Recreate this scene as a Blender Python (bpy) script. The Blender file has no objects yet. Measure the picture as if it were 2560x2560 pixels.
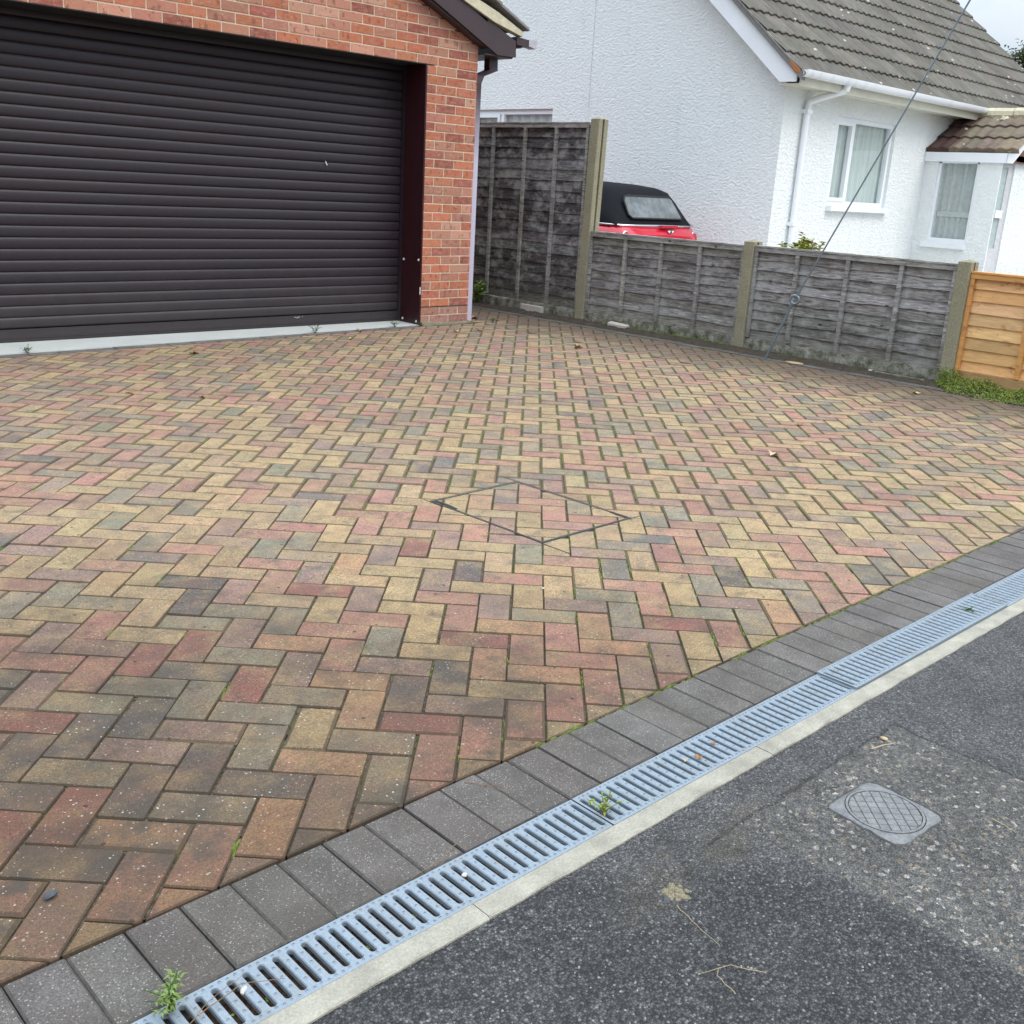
import bpy, math, random
from mathutils import Vector, Matrix
R_=math.radians
S2=math.sqrt(.5)
scn=bpy.context.scene
COL=scn.collection

# ------------------------------------------------------------------ camera
CAM=(-1.7017,-1.5612,1.2513)
RX=Vector((0.72159,-0.69017,0.05463)); DN=Vector((-0.16850,-0.25160,-0.95305)); FW=Vector((0.67151,0.67850,-0.29784))
cd=bpy.data.cameras.new('camera'); cam=bpy.data.objects.new('camera',cd); COL.objects.link(cam)
cd.sensor_width=36; cd.lens=36*1.0205; cd.clip_start=.05; cd.clip_end=900
UPV=-DN; BK=-FW
cam.matrix_world=Matrix(((RX.x,UPV.x,BK.x,CAM[0]),(RX.y,UPV.y,BK.y,CAM[1]),(RX.z,UPV.z,BK.z,CAM[2]),(0,0,0,1)))
scn.camera=cam
# ------------------------------------------------------------------ sky, sun, exposure
SUNV=Vector((0.16,-0.86,1.10)).normalized()
w=bpy.data.worlds.new('World'); scn.world=w; w.use_nodes=True
wn=w.node_tree; wn.nodes.clear()
out=wn.nodes.new('ShaderNodeOutputWorld'); bg=wn.nodes.new('ShaderNodeBackground')
sky=wn.nodes.new('ShaderNodeTexSky'); sky.sky_type='NISHITA'; sky.sun_disc=False
sky.sun_elevation=math.asin(SUNV.z); sky.sun_rotation=math.atan2(SUNV.x,SUNV.y)
sky.air_density=1.0; sky.dust_density=2.0
tc=wn.nodes.new('ShaderNodeTexCoord')
cn=wn.nodes.new('ShaderNodeTexNoise'); cn.inputs['Scale'].default_value=2.6; cn.inputs['Detail'].default_value=7; cn.inputs['Roughness'].default_value=.55
mp=wn.nodes.new('ShaderNodeMapping'); mp.inputs['Scale'].default_value=(1,1,2.2); mp.inputs['Location'].default_value=(.3,.2,.1)
cr=wn.nodes.new('ShaderNodeValToRGB'); cr.color_ramp.elements[0].position=.34; cr.color_ramp.elements[1].position=.50
cr.color_ramp.elements[0].color=(.12,.12,.12,1); cr.color_ramp.elements[1].color=(1,1,1,1)
mx=wn.nodes.new('ShaderNodeMix'); mx.data_type='RGBA'
# overcast sky: cloud zenith made brighter than the CIE law, to light the walls
sz=wn.nodes.new('ShaderNodeSeparateXYZ'); mz=wn.nodes.new('ShaderNodeMath'); mz.operation='MAXIMUM'; mz.inputs[1].default_value=0
ma=wn.nodes.new('ShaderNodeMath'); ma.operation='MULTIPLY_ADD'; ma.inputs[1].default_value=1.75; ma.inputs[2].default_value=.35
vs=wn.nodes.new('ShaderNodeVectorMath'); vs.operation='SCALE'; vs.inputs[0].default_value=(5.95,6.45,6.95)
wn.links.new(tc.outputs['Generated'],sz.inputs[0]); wn.links.new(sz.outputs[2],mz.inputs[0]); wn.links.new(mz.outputs[0],ma.inputs[0]); wn.links.new(ma.outputs[0],vs.inputs['Scale'])
# thin and thick cloud
cn2=wn.nodes.new('ShaderNodeTexNoise'); cn2.inputs['Scale'].default_value=5; cn2.inputs['Detail'].default_value=5
cr2=wn.nodes.new('ShaderNodeValToRGB'); cr2.color_ramp.elements[0].position=.35; cr2.color_ramp.elements[0].color=(.82,.88,.97,1); cr2.color_ramp.elements[1].position=.62; cr2.color_ramp.elements[1].color=(1.12,1.10,1.06,1)
mm=wn.nodes.new('ShaderNodeVectorMath'); mm.operation='MULTIPLY'
wn.links.new(cn2.outputs['Fac'],cr2.inputs[0]); wn.links.new(cr2.outputs[0],mm.inputs[0]); wn.links.new(vs.outputs[0],mm.inputs[1]); wn.links.new(mm.outputs[0],mx.inputs['B'])
wn.links.new(tc.outputs['Generated'],mp.inputs['Vector']); wn.links.new(mp.outputs[0],cn.inputs['Vector']); wn.links.new(mp.outputs[0],cn2.inputs['Vector'])
wn.links.new(cn.outputs['Fac'],cr.inputs[0]); wn.links.new(cr.outputs[0],mx.inputs['Factor'])
wn.links.new(sky.outputs[0],mx.inputs['A']); wn.links.new(mx.outputs['Result'],bg.inputs[0])
bg.inputs[1].default_value=.15; wn.links.new(bg.outputs[0],out.inputs[0])
sd=bpy.data.lights.new('sun','SUN'); sd.energy=.78; sd.angle=R_(24); sd.color=(1,.94,.84)
so=bpy.data.objects.new('sun',sd); COL.objects.link(so); so.rotation_euler=SUNV.to_track_quat('Z','Y').to_euler()
scn.render.engine='CYCLES'
scn.view_settings.view_transform='Standard'; scn.view_settings.look='None'; scn.view_settings.gamma=1
scn.view_settings.use_curve_mapping=False; scn.view_settings.exposure=0.62

# ------------------------------------------------------------------ node helper
class H:
    def __init__(s,name,rough=.8,metal=0,spec=.5):
        s.m=bpy.data.materials.new(name); s.m.use_nodes=True; s.t=s.m.node_tree; s.N=s.t.nodes; s.L=s.t.links
        s.b=s.N['Principled BSDF']; s.b.inputs['Roughness'].default_value=rough; s.b.inputs['Metallic'].default_value=metal
        s.b.inputs['Specular IOR Level'].default_value=spec; s._p=None
    def n(s,t,**k):
        x=s.N.new(t)
        for a,v in k.items(): setattr(x,a,v)
        return x
    def set(s,sock,v):
        if isinstance(v,bpy.types.NodeSocket): s.L.new(v,sock)
        elif isinstance(v,(tuple,list)) and len(v)==3 and sock.type=='RGBA': sock.default_value=(*v,1)
        else: sock.default_value=v
    def pos(s,sc=None,loc=None):
        if s._p is None: s._p=s.n('ShaderNodeNewGeometry').outputs['Position']
        if sc is None and loc is None: return s._p
        m=s.n('ShaderNodeMapping'); s.L.new(s._p,m.inputs[0])
        if sc is not None: m.inputs['Scale'].default_value=sc if isinstance(sc,tuple) else (sc,)*3
        if loc is not None: s.set(m.inputs['Location'],loc)
        return m.outputs[0]
    def noise(s,scale,detail=3,rough=.5,vec=None,out='Fac',dist=0):
        x=s.n('ShaderNodeTexNoise'); s.L.new(vec if vec is not None else s.pos(),x.inputs['Vector'])
        x.inputs['Scale'].default_value=scale; x.inputs['Detail'].default_value=detail; x.inputs['Roughness'].default_value=rough; x.inputs['Distortion'].default_value=dist
        return x.outputs[out]
    def vor(s,scale,out='Distance',vec=None,rnd=1,feature='F1'):
        x=s.n('ShaderNodeTexVoronoi',feature=feature); s.L.new(vec if vec is not None else s.pos(),x.inputs['Vector'])
        x.inputs['Scale'].default_value=scale; x.inputs['Randomness'].default_value=rnd
        return x.outputs[out]
    def ramp(s,f,els,interp='LINEAR'):
        x=s.n('ShaderNodeValToRGB'); x.color_ramp.interpolation=interp; e=x.color_ramp.elements
        while len(e)<len(els): e.new(.5)
        for q,(p,c) in zip(e,els):
            q.position=p; q.color=(c,c,c,1) if not isinstance(c,tuple) else (*c,1)
        s.L.new(f,x.inputs[0]); return x.outputs[0]
    def mix(s,f,a,b,bl='MIX'):
        x=s.n('ShaderNodeMix',data_type='RGBA',blend_type=bl); s.set(x.inputs['Factor'],f); s.set(x.inputs['A'],a); s.set(x.inputs['B'],b)
        return x.outputs['Result']
    def math(s,op,a,b=0.,c=0.,clamp=False):
        x=s.n('ShaderNodeMath',operation=op,use_clamp=clamp); s.set(x.inputs[0],a); s.set(x.inputs[1],b); s.set(x.inputs[2],c); return x.outputs[0]
    def sep(s,v=None):
        x=s.n('ShaderNodeSeparateXYZ'); s.L.new(v if v is not None else s.pos(),x.inputs[0]); return x.outputs
    def bump(s,h,strength=.5,dist=.01,prev=None):
        x=s.n('ShaderNodeBump'); x.inputs['Strength'].default_value=strength; x.inputs['Distance'].default_value=dist; s.L.new(h,x.inputs['Height'])
        if prev is not None: s.L.new(prev,x.inputs['Normal'])
        return x.outputs[0]
    def col(s,v): s.set(s.b.inputs['Base Color'],v); return s
    def nrm(s,v): s.L.new(v,s.b.inputs['Normal']); return s
    def rgh(s,v): s.set(s.b.inputs['Roughness'],v); return s
    def src(s,kind):
        if kind=='obj': return s.n('ShaderNodeObjectInfo').outputs['Color']
        x=s.n('ShaderNodeAttribute'); x.attribute_name='Col'; return x.outputs['Color']
def both(fn,*a): return {k:fn(k,*a) for k in ('obj','att')}

# ------------------------------------------------------------------ materials
def m_paver(kind,chamfer=False):
    h=H('paver_'+kind+('_edge' if chamfer else ''),.92,spec=.3); c=h.src(kind)
    n1=h.noise(16,4,.6); c2=h.mix(.78,c,(.12,.11,.09)); f=h.ramp(n1,[(.42,0.),(.66,.62)])
    base=h.mix(f,c,c2)
    warm=h.ramp(h.noise(11,3,.55,vec=h.pos(loc=(4,9,0))),[(.45,0.),(.68,.45)])
    base=h.mix(warm,base,h.mix(.5,c,(.33,.15,.11)))
    yel=h.ramp(h.noise(9,3,.55,vec=h.pos(loc=(1,2,5))),[(.47,0.),(.66,.55)]); base=h.mix(yel,base,(.35,.255,.14))
    chl=h.ramp(h.noise(13,4,.6,vec=h.pos(loc=(8,2,3))),[(.56,0.),(.72,.6)]); base=h.mix(chl,base,(.10,.092,.08))
    sp=h.ramp(h.noise(330,2,.7),[(.3,.45),(.5,1.),(.75,1.6)])
    base=h.mix(1.,base,sp,'MULTIPLY')
    sp2=h.ramp(h.noise(120,3,.7),[(.34,.7),(.5,1.),(.7,1.22)])
    base=h.mix(1.,base,sp2,'MULTIPLY')
    grime=h.ramp(h.noise(3.2,5,.62),[(.4,0.),(.72,.42)]); base=h.mix(grime,base,h.mix(.6,base,(.07,.065,.05)))
    # dark damp grime on the near left of the drive
    x,y,z=h.sep()[0:3]
    d=h.math('ADD',h.math('MULTIPLY',x,.75),h.math('MULTIPLY',y,.8)); d=h.math('ADD',d,h.math('MULTIPLY',h.math('ADD',h.noise(1.3,3,.6),h.math('MULTIPLY',h.noise(5.5,4,.65),.6)),1.7))
    gf=h.ramp(h.math('ADD',h.math('MULTIPLY',d,.25),-.03),[(.16,.95),(.36,.62),(.66,0.)])
    base=h.mix(gf,base,h.mix(.45,h.mix(1.,base,(.66,.57,.49),'MULTIPLY'),(.075,.052,.034)))
    bk=h.ramp(h.noise(3.4,5,.7,vec=h.pos(loc=(3,3,3))),[(.50,0.),(.62,.75)]); bk=h.math('MULTIPLY',bk,h.ramp(h.math('ADD',h.math('MULTIPLY',d,.25),-.03),[(.2,1.),(.6,0.)])); base=h.mix(bk,base,(.050,.047,.040))
    # soil washed against the fence
    ff=h.ramp(h.math('ADD',h.math('MULTIPLY',h.math('SUBTRACT',x,4.75),.8),h.math('MULTIPLY',h.math('SUBTRACT',h.noise(3,5,.65),.5),1.1)),[(.0,0.),(.6,.85)])
    base=h.mix(ff,base,(.095,.070,.052))
    # lichen dots and black specks
    lm=h.ramp(h.noise(5,2,.5),[(.4,0.),(.6,1.)])
    l1=h.math('MULTIPLY',h.math('LESS_THAN',h.vor(62),.15),h.math('GREATER_THAN',h.vor(62,'Color'),.5))
    l1=h.math('MULTIPLY',h.math('MULTIPLY',l1,lm),.7); base=h.mix(l1,base,(.5,.47,.42))
    l2=h.math('MULTIPLY',h.math('LESS_THAN',h.vor(150),.2),h.math('GREATER_THAN',h.vor(150,'Color'),.75))
    base=h.mix(h.math('MULTIPLY',l2,.55),base,(.42,.4,.36))
    b1=h.math('MULTIPLY',h.math('LESS_THAN',h.vor(21),.11),h.math('GREATER_THAN',h.vor(21,'Color'),.72))
    base=h.mix(h.math('MULTIPLY',b1,.8),base,(.03,.026,.022))
    if chamfer: base=h.mix(.74,base,h.mix(.22,(.05,.038,.025),base))
    h.col(base); h.nrm(h.bump(h.math('ADD',h.noise(260,3,.7),h.math('MULTIPLY',h.noise(30,3,.6),.8)),.55,.0022)); return h.m
M_PAV=both(m_paver); M_PAVE=both(m_paver,True)

def m_brick(kind):
    h=H('brick_'+kind,.9,spec=.25); c=h.src(kind)
    f=h.ramp(h.noise(14,3,.6,vec=h.pos((1,1,2.4))),[(.42,0.),(.64,.75)]); base=h.mix(f,c,h.mix(.65,c,(.46,.22,.17)))
    f=h.ramp(h.noise(19,2,.5,vec=h.pos((1.5,1,1.),(3,1,7))),[(.6,0.),(.66,.55)]); base=h.mix(f,base,(.17,.065,.05))
    f=h.ramp(h.noise(30,2,.6,vec=h.pos((1,1,2),(1,1,3))),[(.58,0.),(.75,.6)]); base=h.mix(f,base,(.5,.34,.26))
    base=h.mix(1.,base,h.ramp(h.noise(220,3,.7,vec=h.pos((1,1,2.5))),[(.3,.72),(.5,1.),(.72,1.25)]),'MULTIPLY')
    h.col(base); h.nrm(h.bump(h.noise(110,4,.7,vec=h.pos((1,1,3))),.7,.004)); return h.m
M_BRK=both(m_brick)
def simple(name,col,rough=.8,metal=0,n1=(20,.15),n2=(150,.15),bump=(200,.3,.002),spec=.5,aniso=None):
    h=H(name,rough,metal,spec); v=h.pos(aniso) if aniso else None
    a=h.ramp(h.noise(n1[0],4,.6,vec=v),[(.25,1-n1[1]),(.75,1+n1[1])]); b=h.ramp(h.noise(n2[0],3,.7,vec=v),[(.25,1-n2[1]),(.75,1+n2[1])])
    c=h.mix(1.,col,a,'MULTIPLY'); c=h.mix(1.,c,b,'MULTIPLY'); h.col(c)
    if bump: h.nrm(h.bump(h.noise(bump[0],3,.65,vec=v),bump[1],bump[2]))
    return h.m
M_MORT=simple('mortar',(.60,.48,.35),.95,bump=(160,.6,.003))
def m_joint():
    h=H('joint_sand',.97,spec=.2)
    base=h.ramp(h.noise(90,4,.7),[(.3,(.035,.028,.02)),(.5,(.11,.088,.06)),(.7,(.22,.18,.12))])
    x,y,z=h.sep()[0:3]
    f=h.math('ADD',h.noise(5,5,.65),h.math('MULTIPLY',h.math('SUBTRACT',h.math('MULTIPLY',x,.07),.18),.6))
    g=h.ramp(f,[(.40,0.),(.52,.9)]); gc=h.ramp(h.noise(60,3,.7),[(.3,(.035,.055,.01)),(.7,(.10,.15,.02))])
    c=h.mix(g,base,gc); k=h.ramp(h.noise(8,3,.6,vec=h.pos(loc=(7,3,1))),[(.66,0.),(.7,.9)]); h.col(h.mix(k,c,(.012,.01,.008)))
    h.nrm(h.bump(h.noise(140,4,.8),1.,.008)); return h.m
M_JOINT=m_joint()
def m_soldier(kind):
    h=H('edging_'+kind,.93,spec=.3); c=h.src(kind)
    base=h.mix(1.,c,h.ramp(h.noise(7,4,.6),[(.3,.82),(.7,1.25)]),'MULTIPLY')
    base=h.mix(1.,base,h.ramp(h.noise(300,3,.8),[(.3,.5),(.5,1.),(.7,1.7)]),'MULTIPLY')
    v=h.math('MULTIPLY',h.math('LESS_THAN',h.vor(190),.27),h.math('GREATER_THAN',h.vor(190,'Color'),.62)); base=h.mix(h.math('MULTIPLY',v,.6),base,(.42,.41,.39))
    g=h.ramp(h.noise(4.5,6,.7),[(.40,0.),(.64,.75)]); base=h.mix(g,base,h.mix(.55,base,(.055,.044,.034)))
    h.col(base); h.nrm(h.bump(h.noise(240,3,.75),.75,.003)); return h.m
M_SOL=both(m_soldier)
M_SOLE=simple('edging_chamfer',(.068,.062,.056),.95,n2=(90,.4))

def m_road():
    h=H('asphalt',.88,spec=.35); x,y,z=h.sep()[0:3]
    nz=h.noise(9,5,.7); wob=h.math('MULTIPLY',h.math('SUBTRACT',nz,.5),.05)
    def band(v,lo,hi,soft):
        a=h.math('DIVIDE',h.math('SUBTRACT',h.math('ADD',v,wob),lo),soft,clamp=True); b=h.math('DIVIDE',h.math('SUBTRACT',hi,h.math('ADD',v,wob)),soft,clamp=True)
        return h.math('MULTIPLY',a,b)
    old=h.math('MULTIPLY',band(x,.012,.692,.006),band(y,-30.,-.565,.012))
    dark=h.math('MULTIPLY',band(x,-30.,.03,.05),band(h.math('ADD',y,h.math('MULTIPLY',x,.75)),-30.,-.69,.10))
    stone=h.vor(200,'Color'); sd_=h.vor(200)
    sx=h.sep(stone); r=sx[0]; r2=sx[1]
    new=h.ramp(r,[(0.,(.055,.056,.058)),(.4,(.088,.090,.093)),(.72,(.128,.131,.134)),(.95,(.165,.168,.17)),(1.,(.26,.26,.25))])
    stone2=h.vor(120,'Color'); s2=h.sep(stone2)[0]
    oldc=h.ramp(s2,[(0.,(.065,.065,.064)),(.4,(.11,.11,.108)),(.7,(.155,.155,.152)),(.88,(.20,.195,.18)),(.94,(.29,.23,.165)),(.98,(.46,.45,.42))])
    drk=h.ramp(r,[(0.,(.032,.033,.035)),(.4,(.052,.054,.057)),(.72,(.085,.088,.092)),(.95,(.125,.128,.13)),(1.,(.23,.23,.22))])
    mud=h.ramp(h.noise(45,4,.7),[(.35,0.),(.7,.6)])
    oldc=h.mix(mud,oldc,(.130,.128,.120))
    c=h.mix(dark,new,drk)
    tan=h.math('MULTIPLY',h.math('MULTIPLY',band(y,-.66,-.49,.05),band(x,-.5,.35,.2)),h.ramp(h.noise(14,4,.7),[(.35,0.),(.62,.75)]))
    c=h.mix(tan,c,h.mix(.5,oldc,(.11,.09,.065)))
    c=h.mix(old,c,oldc)
    c=h.mix(1.,c,h.ramp(h.noise(4,5,.65),[(.3,.75),(.7,1.25)]),'MULTIPLY')
    # tar line and cracks round the reinstated patch, oily stain by it
    e1=h.math('ABSOLUTE',h.math('SUBTRACT',h.math('ADD',x,wob),.697)); e2=h.math('ABSOLUTE',h.math('SUBTRACT',h.math('ADD',y,wob),-.562))
    k1=h.math('MULTIPLY',h.math('LESS_THAN',e1,.0035),h.math('LESS_THAN',y,-.56)); k2=h.math('MULTIPLY',h.math('LESS_THAN',e2,.0045),h.math('MULTIPLY',h.math('GREATER_THAN',x,-.1),h.math('LESS_THAN',x,.7)))
    k=h.math('MULTIPLY',h.math('MAXIMUM',k1,k2),h.ramp(h.noise(70,4,.7),[(.35,.1),(.55,.7)])); c=h.mix(k,c,(.025,.022,.018))
    ol=h.ramp(h.noise(11,5,.75,vec=h.pos((.8,1.6,1))),[(.56,0.),(.66,.65)]); olm=h.math('MULTIPLY',h.math('MULTIPLY',band(y,-.68,-.47,.05),band(x,-.45,.45,.1)),ol)
    c=h.mix(olm,c,(.02,.017,.013))
    gap=h.ramp(sd_,[(.25,1.),(.6,.55)]); c=h.mix(1.,c,gap,'MULTIPLY'); c=h.mix(1.,c,(1.16,1.14,1.12),'MULTIPLY'); h.col(c)
    hh=h.math('SUBTRACT',h.math('MULTIPLY',r2,.6),sd_)
    h.nrm(h.bump(hh,.9,.006)); return h.m
M_ROAD=m_road()
M_CONC=simple('edge_concrete',(.31,.295,.245),.92,n1=(11,.3),n2=(180,.22),bump=(260,.7,.003))
def m_steel():
    h=H('galvanised_steel',.42,.35,.5)
    c=h.mix(h.noise(25,4,.6),(.215,.265,.315),(.275,.330,.380)); c=h.mix(h.ramp(h.noise(14,6,.75),[(.48,0.),(.68,.55)]),c,(.21,.215,.20))
    c=h.mix(1.,c,h.ramp(h.noise(200,2,.6),[(.3,.88),(.7,1.1)]),'MULTIPLY'); h.col(c); h.rgh(h.ramp(h.noise(40,3,.6),[(.3,.38),(.7,.6)])); return h.m
M_STEEL=m_steel()
M_LITTER=simple('leaf_litter',(.10,.058,.034),.95,n1=(60,.6),n2=(200,.5),bump=(120,1.,.02))
M_TROUGH=simple('trough_concrete',(.12,.12,.11),.95)
M_SILL=simple('threshold_concrete',(.47,.48,.46),.85,n1=(3,.1),n2=(120,.08))
def m_slat():
    h=H('roller_slat',.5,0,.42); v=h.pos((.4,1,14))
    c=h.mix(h.noise(3,3,.6,vec=v),(.016,.0108,.0165),(.024,.0165,.0235)); d=h.ramp(h.noise(60,4,.7,vec=h.pos((.5,1,3))),[(.45,0.),(.8,.35)])
    c=h.mix(h.math('MULTIPLY',d,.6),c,(.07,.06,.07)); zb=h.ramp(h.math('ADD',h.sep()[2],h.math('MULTIPLY',h.noise(7,5,.75),.5)),[(.2,.55),(.75,0.)]); h.col(h.mix(zb,c,(.06,.052,.052))); h.rgh(h.ramp(h.noise(30,3,.6,vec=v),[(.3,.36),(.7,.55)])); return h.m
M_SLAT=m_slat()
M_DARK=simple('dark_interior',(.012,.012,.012),.9,bump=None)
M_MAHOG=simple('mahogany_board',(.030,.006,.009),.35,n1=(8,.25),n2=(60,.3),bump=(60,.15,.001),aniso=(8,8,1))
M_BARGE=simple('brown_upvc',(.045,.027,.030),.45,n1=(5,.12),n2=(80,.1),bump=None)
M_WHITE=simple('white_upvc',(.80,.82,.85),.35,n1=(3,.04),n2=(60,.03),bump=None)
M_CREAM=simple('cream_fascia',(.62,.60,.50),.6,n1=(4,.1),n2=(60,.05),bump=None)
M_VERGE=simple('verge_mortar',(.55,.50,.36),.9,n1=(14,.2),n2=(90,.2),bump=(80,.5,.004))
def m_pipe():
    h=H('brown_pipe_sky_sheen',.5); z=h.sep()[2]
    f=h.ramp(h.math('ADD',h.math('MULTIPLY',z,.4),h.math('MULTIPLY',h.noise(5,3,.6),.1)),[(.62,1.),(.86,0.)])  # brown pipe; sky reflection painted in as a pale tone towards the foot
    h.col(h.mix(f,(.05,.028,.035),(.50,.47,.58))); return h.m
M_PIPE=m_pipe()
M_GREY=simple('grey_roof_tile',(.20,.19,.18),.95,n1=(6,.2),n2=(120,.25))
def m_tile(kind):
    h=H('roof_tile_'+kind,.95,spec=.25); c=h.src(kind)
    c=h.mix(1.,c,h.ramp(h.noise(5,5,.65,vec=h.pos((3,1,1))),[(.3,.75),(.7,1.25)]),'MULTIPLY')
    c=h.mix(1.,c,h.ramp(h.noise(120,3,.7),[(.3,.75),(.7,1.25)]),'MULTIPLY')
    l=h.math('MULTIPLY',h.math('LESS_THAN',h.vor(6.5),.14),h.math('GREATER_THAN',h.vor(6.5,'Color'),.6)); c=h.mix(h.math('MULTIPLY',l,.8),c,(.5,.47,.42))
    g=h.ramp(h.noise(9,5,.75),[(.55,0.),(.78,.6)]); c=h.mix(g,c,(.075,.07,.055))
    h.col(c); h.nrm(h.bump(h.noise(120,3,.7),.6,.004)); return h.m
M_TILE=both(m_tile)
def m_stucco():
    h=H('white_stucco',.9,spec=.3)
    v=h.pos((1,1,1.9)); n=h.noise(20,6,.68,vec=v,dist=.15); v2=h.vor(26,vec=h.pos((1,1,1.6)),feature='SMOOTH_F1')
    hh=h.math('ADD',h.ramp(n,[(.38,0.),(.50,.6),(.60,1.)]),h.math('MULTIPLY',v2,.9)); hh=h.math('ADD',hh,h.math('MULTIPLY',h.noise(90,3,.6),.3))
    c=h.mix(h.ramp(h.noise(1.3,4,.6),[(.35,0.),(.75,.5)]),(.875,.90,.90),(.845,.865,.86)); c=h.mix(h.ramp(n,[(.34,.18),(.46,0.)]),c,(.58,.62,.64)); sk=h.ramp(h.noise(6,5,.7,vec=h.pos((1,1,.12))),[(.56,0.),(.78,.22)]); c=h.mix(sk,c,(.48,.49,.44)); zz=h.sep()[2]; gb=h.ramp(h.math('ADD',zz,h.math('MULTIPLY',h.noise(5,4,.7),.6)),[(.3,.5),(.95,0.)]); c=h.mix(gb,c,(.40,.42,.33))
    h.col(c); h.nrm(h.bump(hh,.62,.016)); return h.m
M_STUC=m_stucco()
def m_wood(kind):
    h=H('weathered_board_'+kind,.95,spec=.1); c=h.src(kind)
    g=h.noise(9,5,.65,vec=h.pos((1,.9,9)),dist=.8); st=h.noise(40,4,.7,vec=h.pos((1,.25,5)))
    c1=h.mix(1.,c,h.ramp(g,[(.30,.28),(.5,.95),(.70,1.8)]),'MULTIPLY'); c1=h.mix(1.,c1,h.ramp(st,[(.3,.65),(.7,1.3)]),'MULTIPLY')
    wb=h.ramp(h.noise(4,4,.7,vec=h.pos((1,1.4,2.2),(2,5,1))),[(.47,0.),(.64,.75)]); c1=h.mix(wb,c1,(.36,.355,.35))
    bs=h.ramp(h.noise(3,4,.7,vec=h.pos((1,.8,2.6),(7,1,2))),[(.52,0.),(.66,.7)]); c1=h.mix(bs,c1,h.mix(.5,c1,(.045,.035,.028)))
    z=h.sep()[2]; al=h.ramp(h.math('ADD',z,h.math('MULTIPLY',h.noise(6,4,.7),.35)),[(.22,.75),(.58,0.)]); c1=h.mix(al,c1,h.mix(.35,(.105,.095,.055),c1))
    kn=h.vor(5.5,vec=h.pos((1,1,1.7))); k=h.math('MULTIPLY',h.ramp(kn,[(.06,1.),(.13,0.)]),h.math('GREATER_THAN',h.vor(5.5,'Color',vec=h.pos((1,1,1.7))),.55)); c1=h.mix(h.math('MULTIPLY',k,.85),c1,(.02,.018,.016))
    h.col(c1); h.nrm(h.bump(st,.6,.003)); return h.m
M_WOOD=both(m_wood)
def m_newwood(kind):
    h=H('new_larch_board_'+kind,.75,spec=.3); c=h.src(kind)
    g=h.noise(7,4,.6,vec=h.pos((1,.8,7)),dist=1.2); c1=h.mix(1.,c,h.ramp(g,[(.3,.8),(.7,1.18)]),'MULTIPLY')
    kn=h.noise(6,3,.6,vec=h.pos((1,1.6,2.4),(3,8,2)),dist=.5); c1=h.mix(h.ramp(kn,[(.60,0.),(.68,.75)]),c1,(.36,.15,.055))
    h.col(c1); h.nrm(h.bump(g,.25,.002)); return h.m
M_NEW=both(m_newwood)
def m_post():
    h=H('mossy_concrete',.95,spec=.2)
    c=h.mix(h.noise(6,5,.65),(.32,.295,.215),(.20,.18,.115)); c=h.mix(1.,c,h.ramp(h.noise(130,3,.75),[(.3,.6),(.7,1.5)]),'MULTIPLY')
    h.col(h.mix(h.ramp(h.noise(24,3,.6),[(.6,0.),(.74,.5)]),c,(.42,.42,.38))); h.nrm(h.bump(h.noise(110,4,.7),.8,.006)); return h.m
M_POST=m_post()
def m_gravelb():
    h=H('lichen_gravel_board',.95,spec=.2)
    c=h.ramp(h.noise(12,5,.7),[(.3,(.05,.06,.02)),(.45,(.15,.15,.11)),(.6,(.30,.29,.25)),(.8,(.48,.46,.38))]); c=h.mix(1.,c,h.ramp(h.noise(110,3,.75),[(.3,.6),(.7,1.4)]),'MULTIPLY')
    h.col(c); h.nrm(h.bump(h.noise(70,5,.75),1.,.012)); return h.m
M_GRAV=m_gravelb()
M_SOIL=simple('soil',(.055,.042,.028),.97,n1=(20,.5),n2=(160,.5),bump=(90,1.,.015))
M_SLAB=simple('neighbour_concrete',(.42,.41,.38),.95)
def m_leaf(name,a,b,trans=.25):
    h=H(name,.55,spec=.3); h.col(h.mix(h.noise(40,2,.6),a,b)); 
    h.b.inputs['Subsurface Weight'].default_value=0
    return h.m
M_LEAF=m_leaf('weed_leaf',(.12,.20,.03),(.26,.36,.07)); M_WEEDN=m_leaf('dusty_weed_leaf',(.10,.16,.035),(.20,.27,.08)); M_GC=m_leaf('ground_cover_leaf',(.13,.20,.03),(.30,.38,.08)); M_LEAFD=m_leaf('dark_leaf',(.03,.07,.015),(.07,.14,.03)); M_LEAFY=m_leaf('yellow_green_leaf',(.18,.26,.03),(.42,.42,.05))
M_MOSS=m_leaf('moss',(.055,.085,.012),(.13,.19,.02)); M_DRY=m_leaf('dry_leaf',(.16,.07,.03),(.36,.2,.08)); M_TWIG=m_leaf('dry_twig',(.14,.07,.04),(.26,.17,.10))
M_STRAW=m_leaf('straw',(.38,.28,.15),(.5,.4,.25)); M_PEB=m_leaf('pale_stone',(.42,.38,.33),(.62,.58,.52)); M_CHIP=m_leaf('stone_chip',(.20,.19,.17),(.42,.38,.32)); M_LUMP=simple('lumpy_concrete',(.21,.18,.12),.95,n1=(60,.35),n2=(180,.4),bump=(120,1.,.006)); M_BLK=m_leaf('dark_stone',(.03,.03,.035),(.10,.11,.13))
M_YEL=m_leaf('yellow_leaf',(.6,.45,.03),(.7,.55,.1)); M_RUST=m_leaf('terracotta',(.42,.13,.03),(.55,.2,.06)); M_TREE=m_leaf('tree_leaf',(.035,.06,.012),(.10,.13,.03))
M_COVER=simple('grey_plastic_cover',(.165,.168,.172),.8,n1=(30,.3),n2=(160,.3),bump=(120,.5,.003)); M_BOLT=simple('bolt_head',(.6,.58,.55),.5,bump=None)
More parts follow.
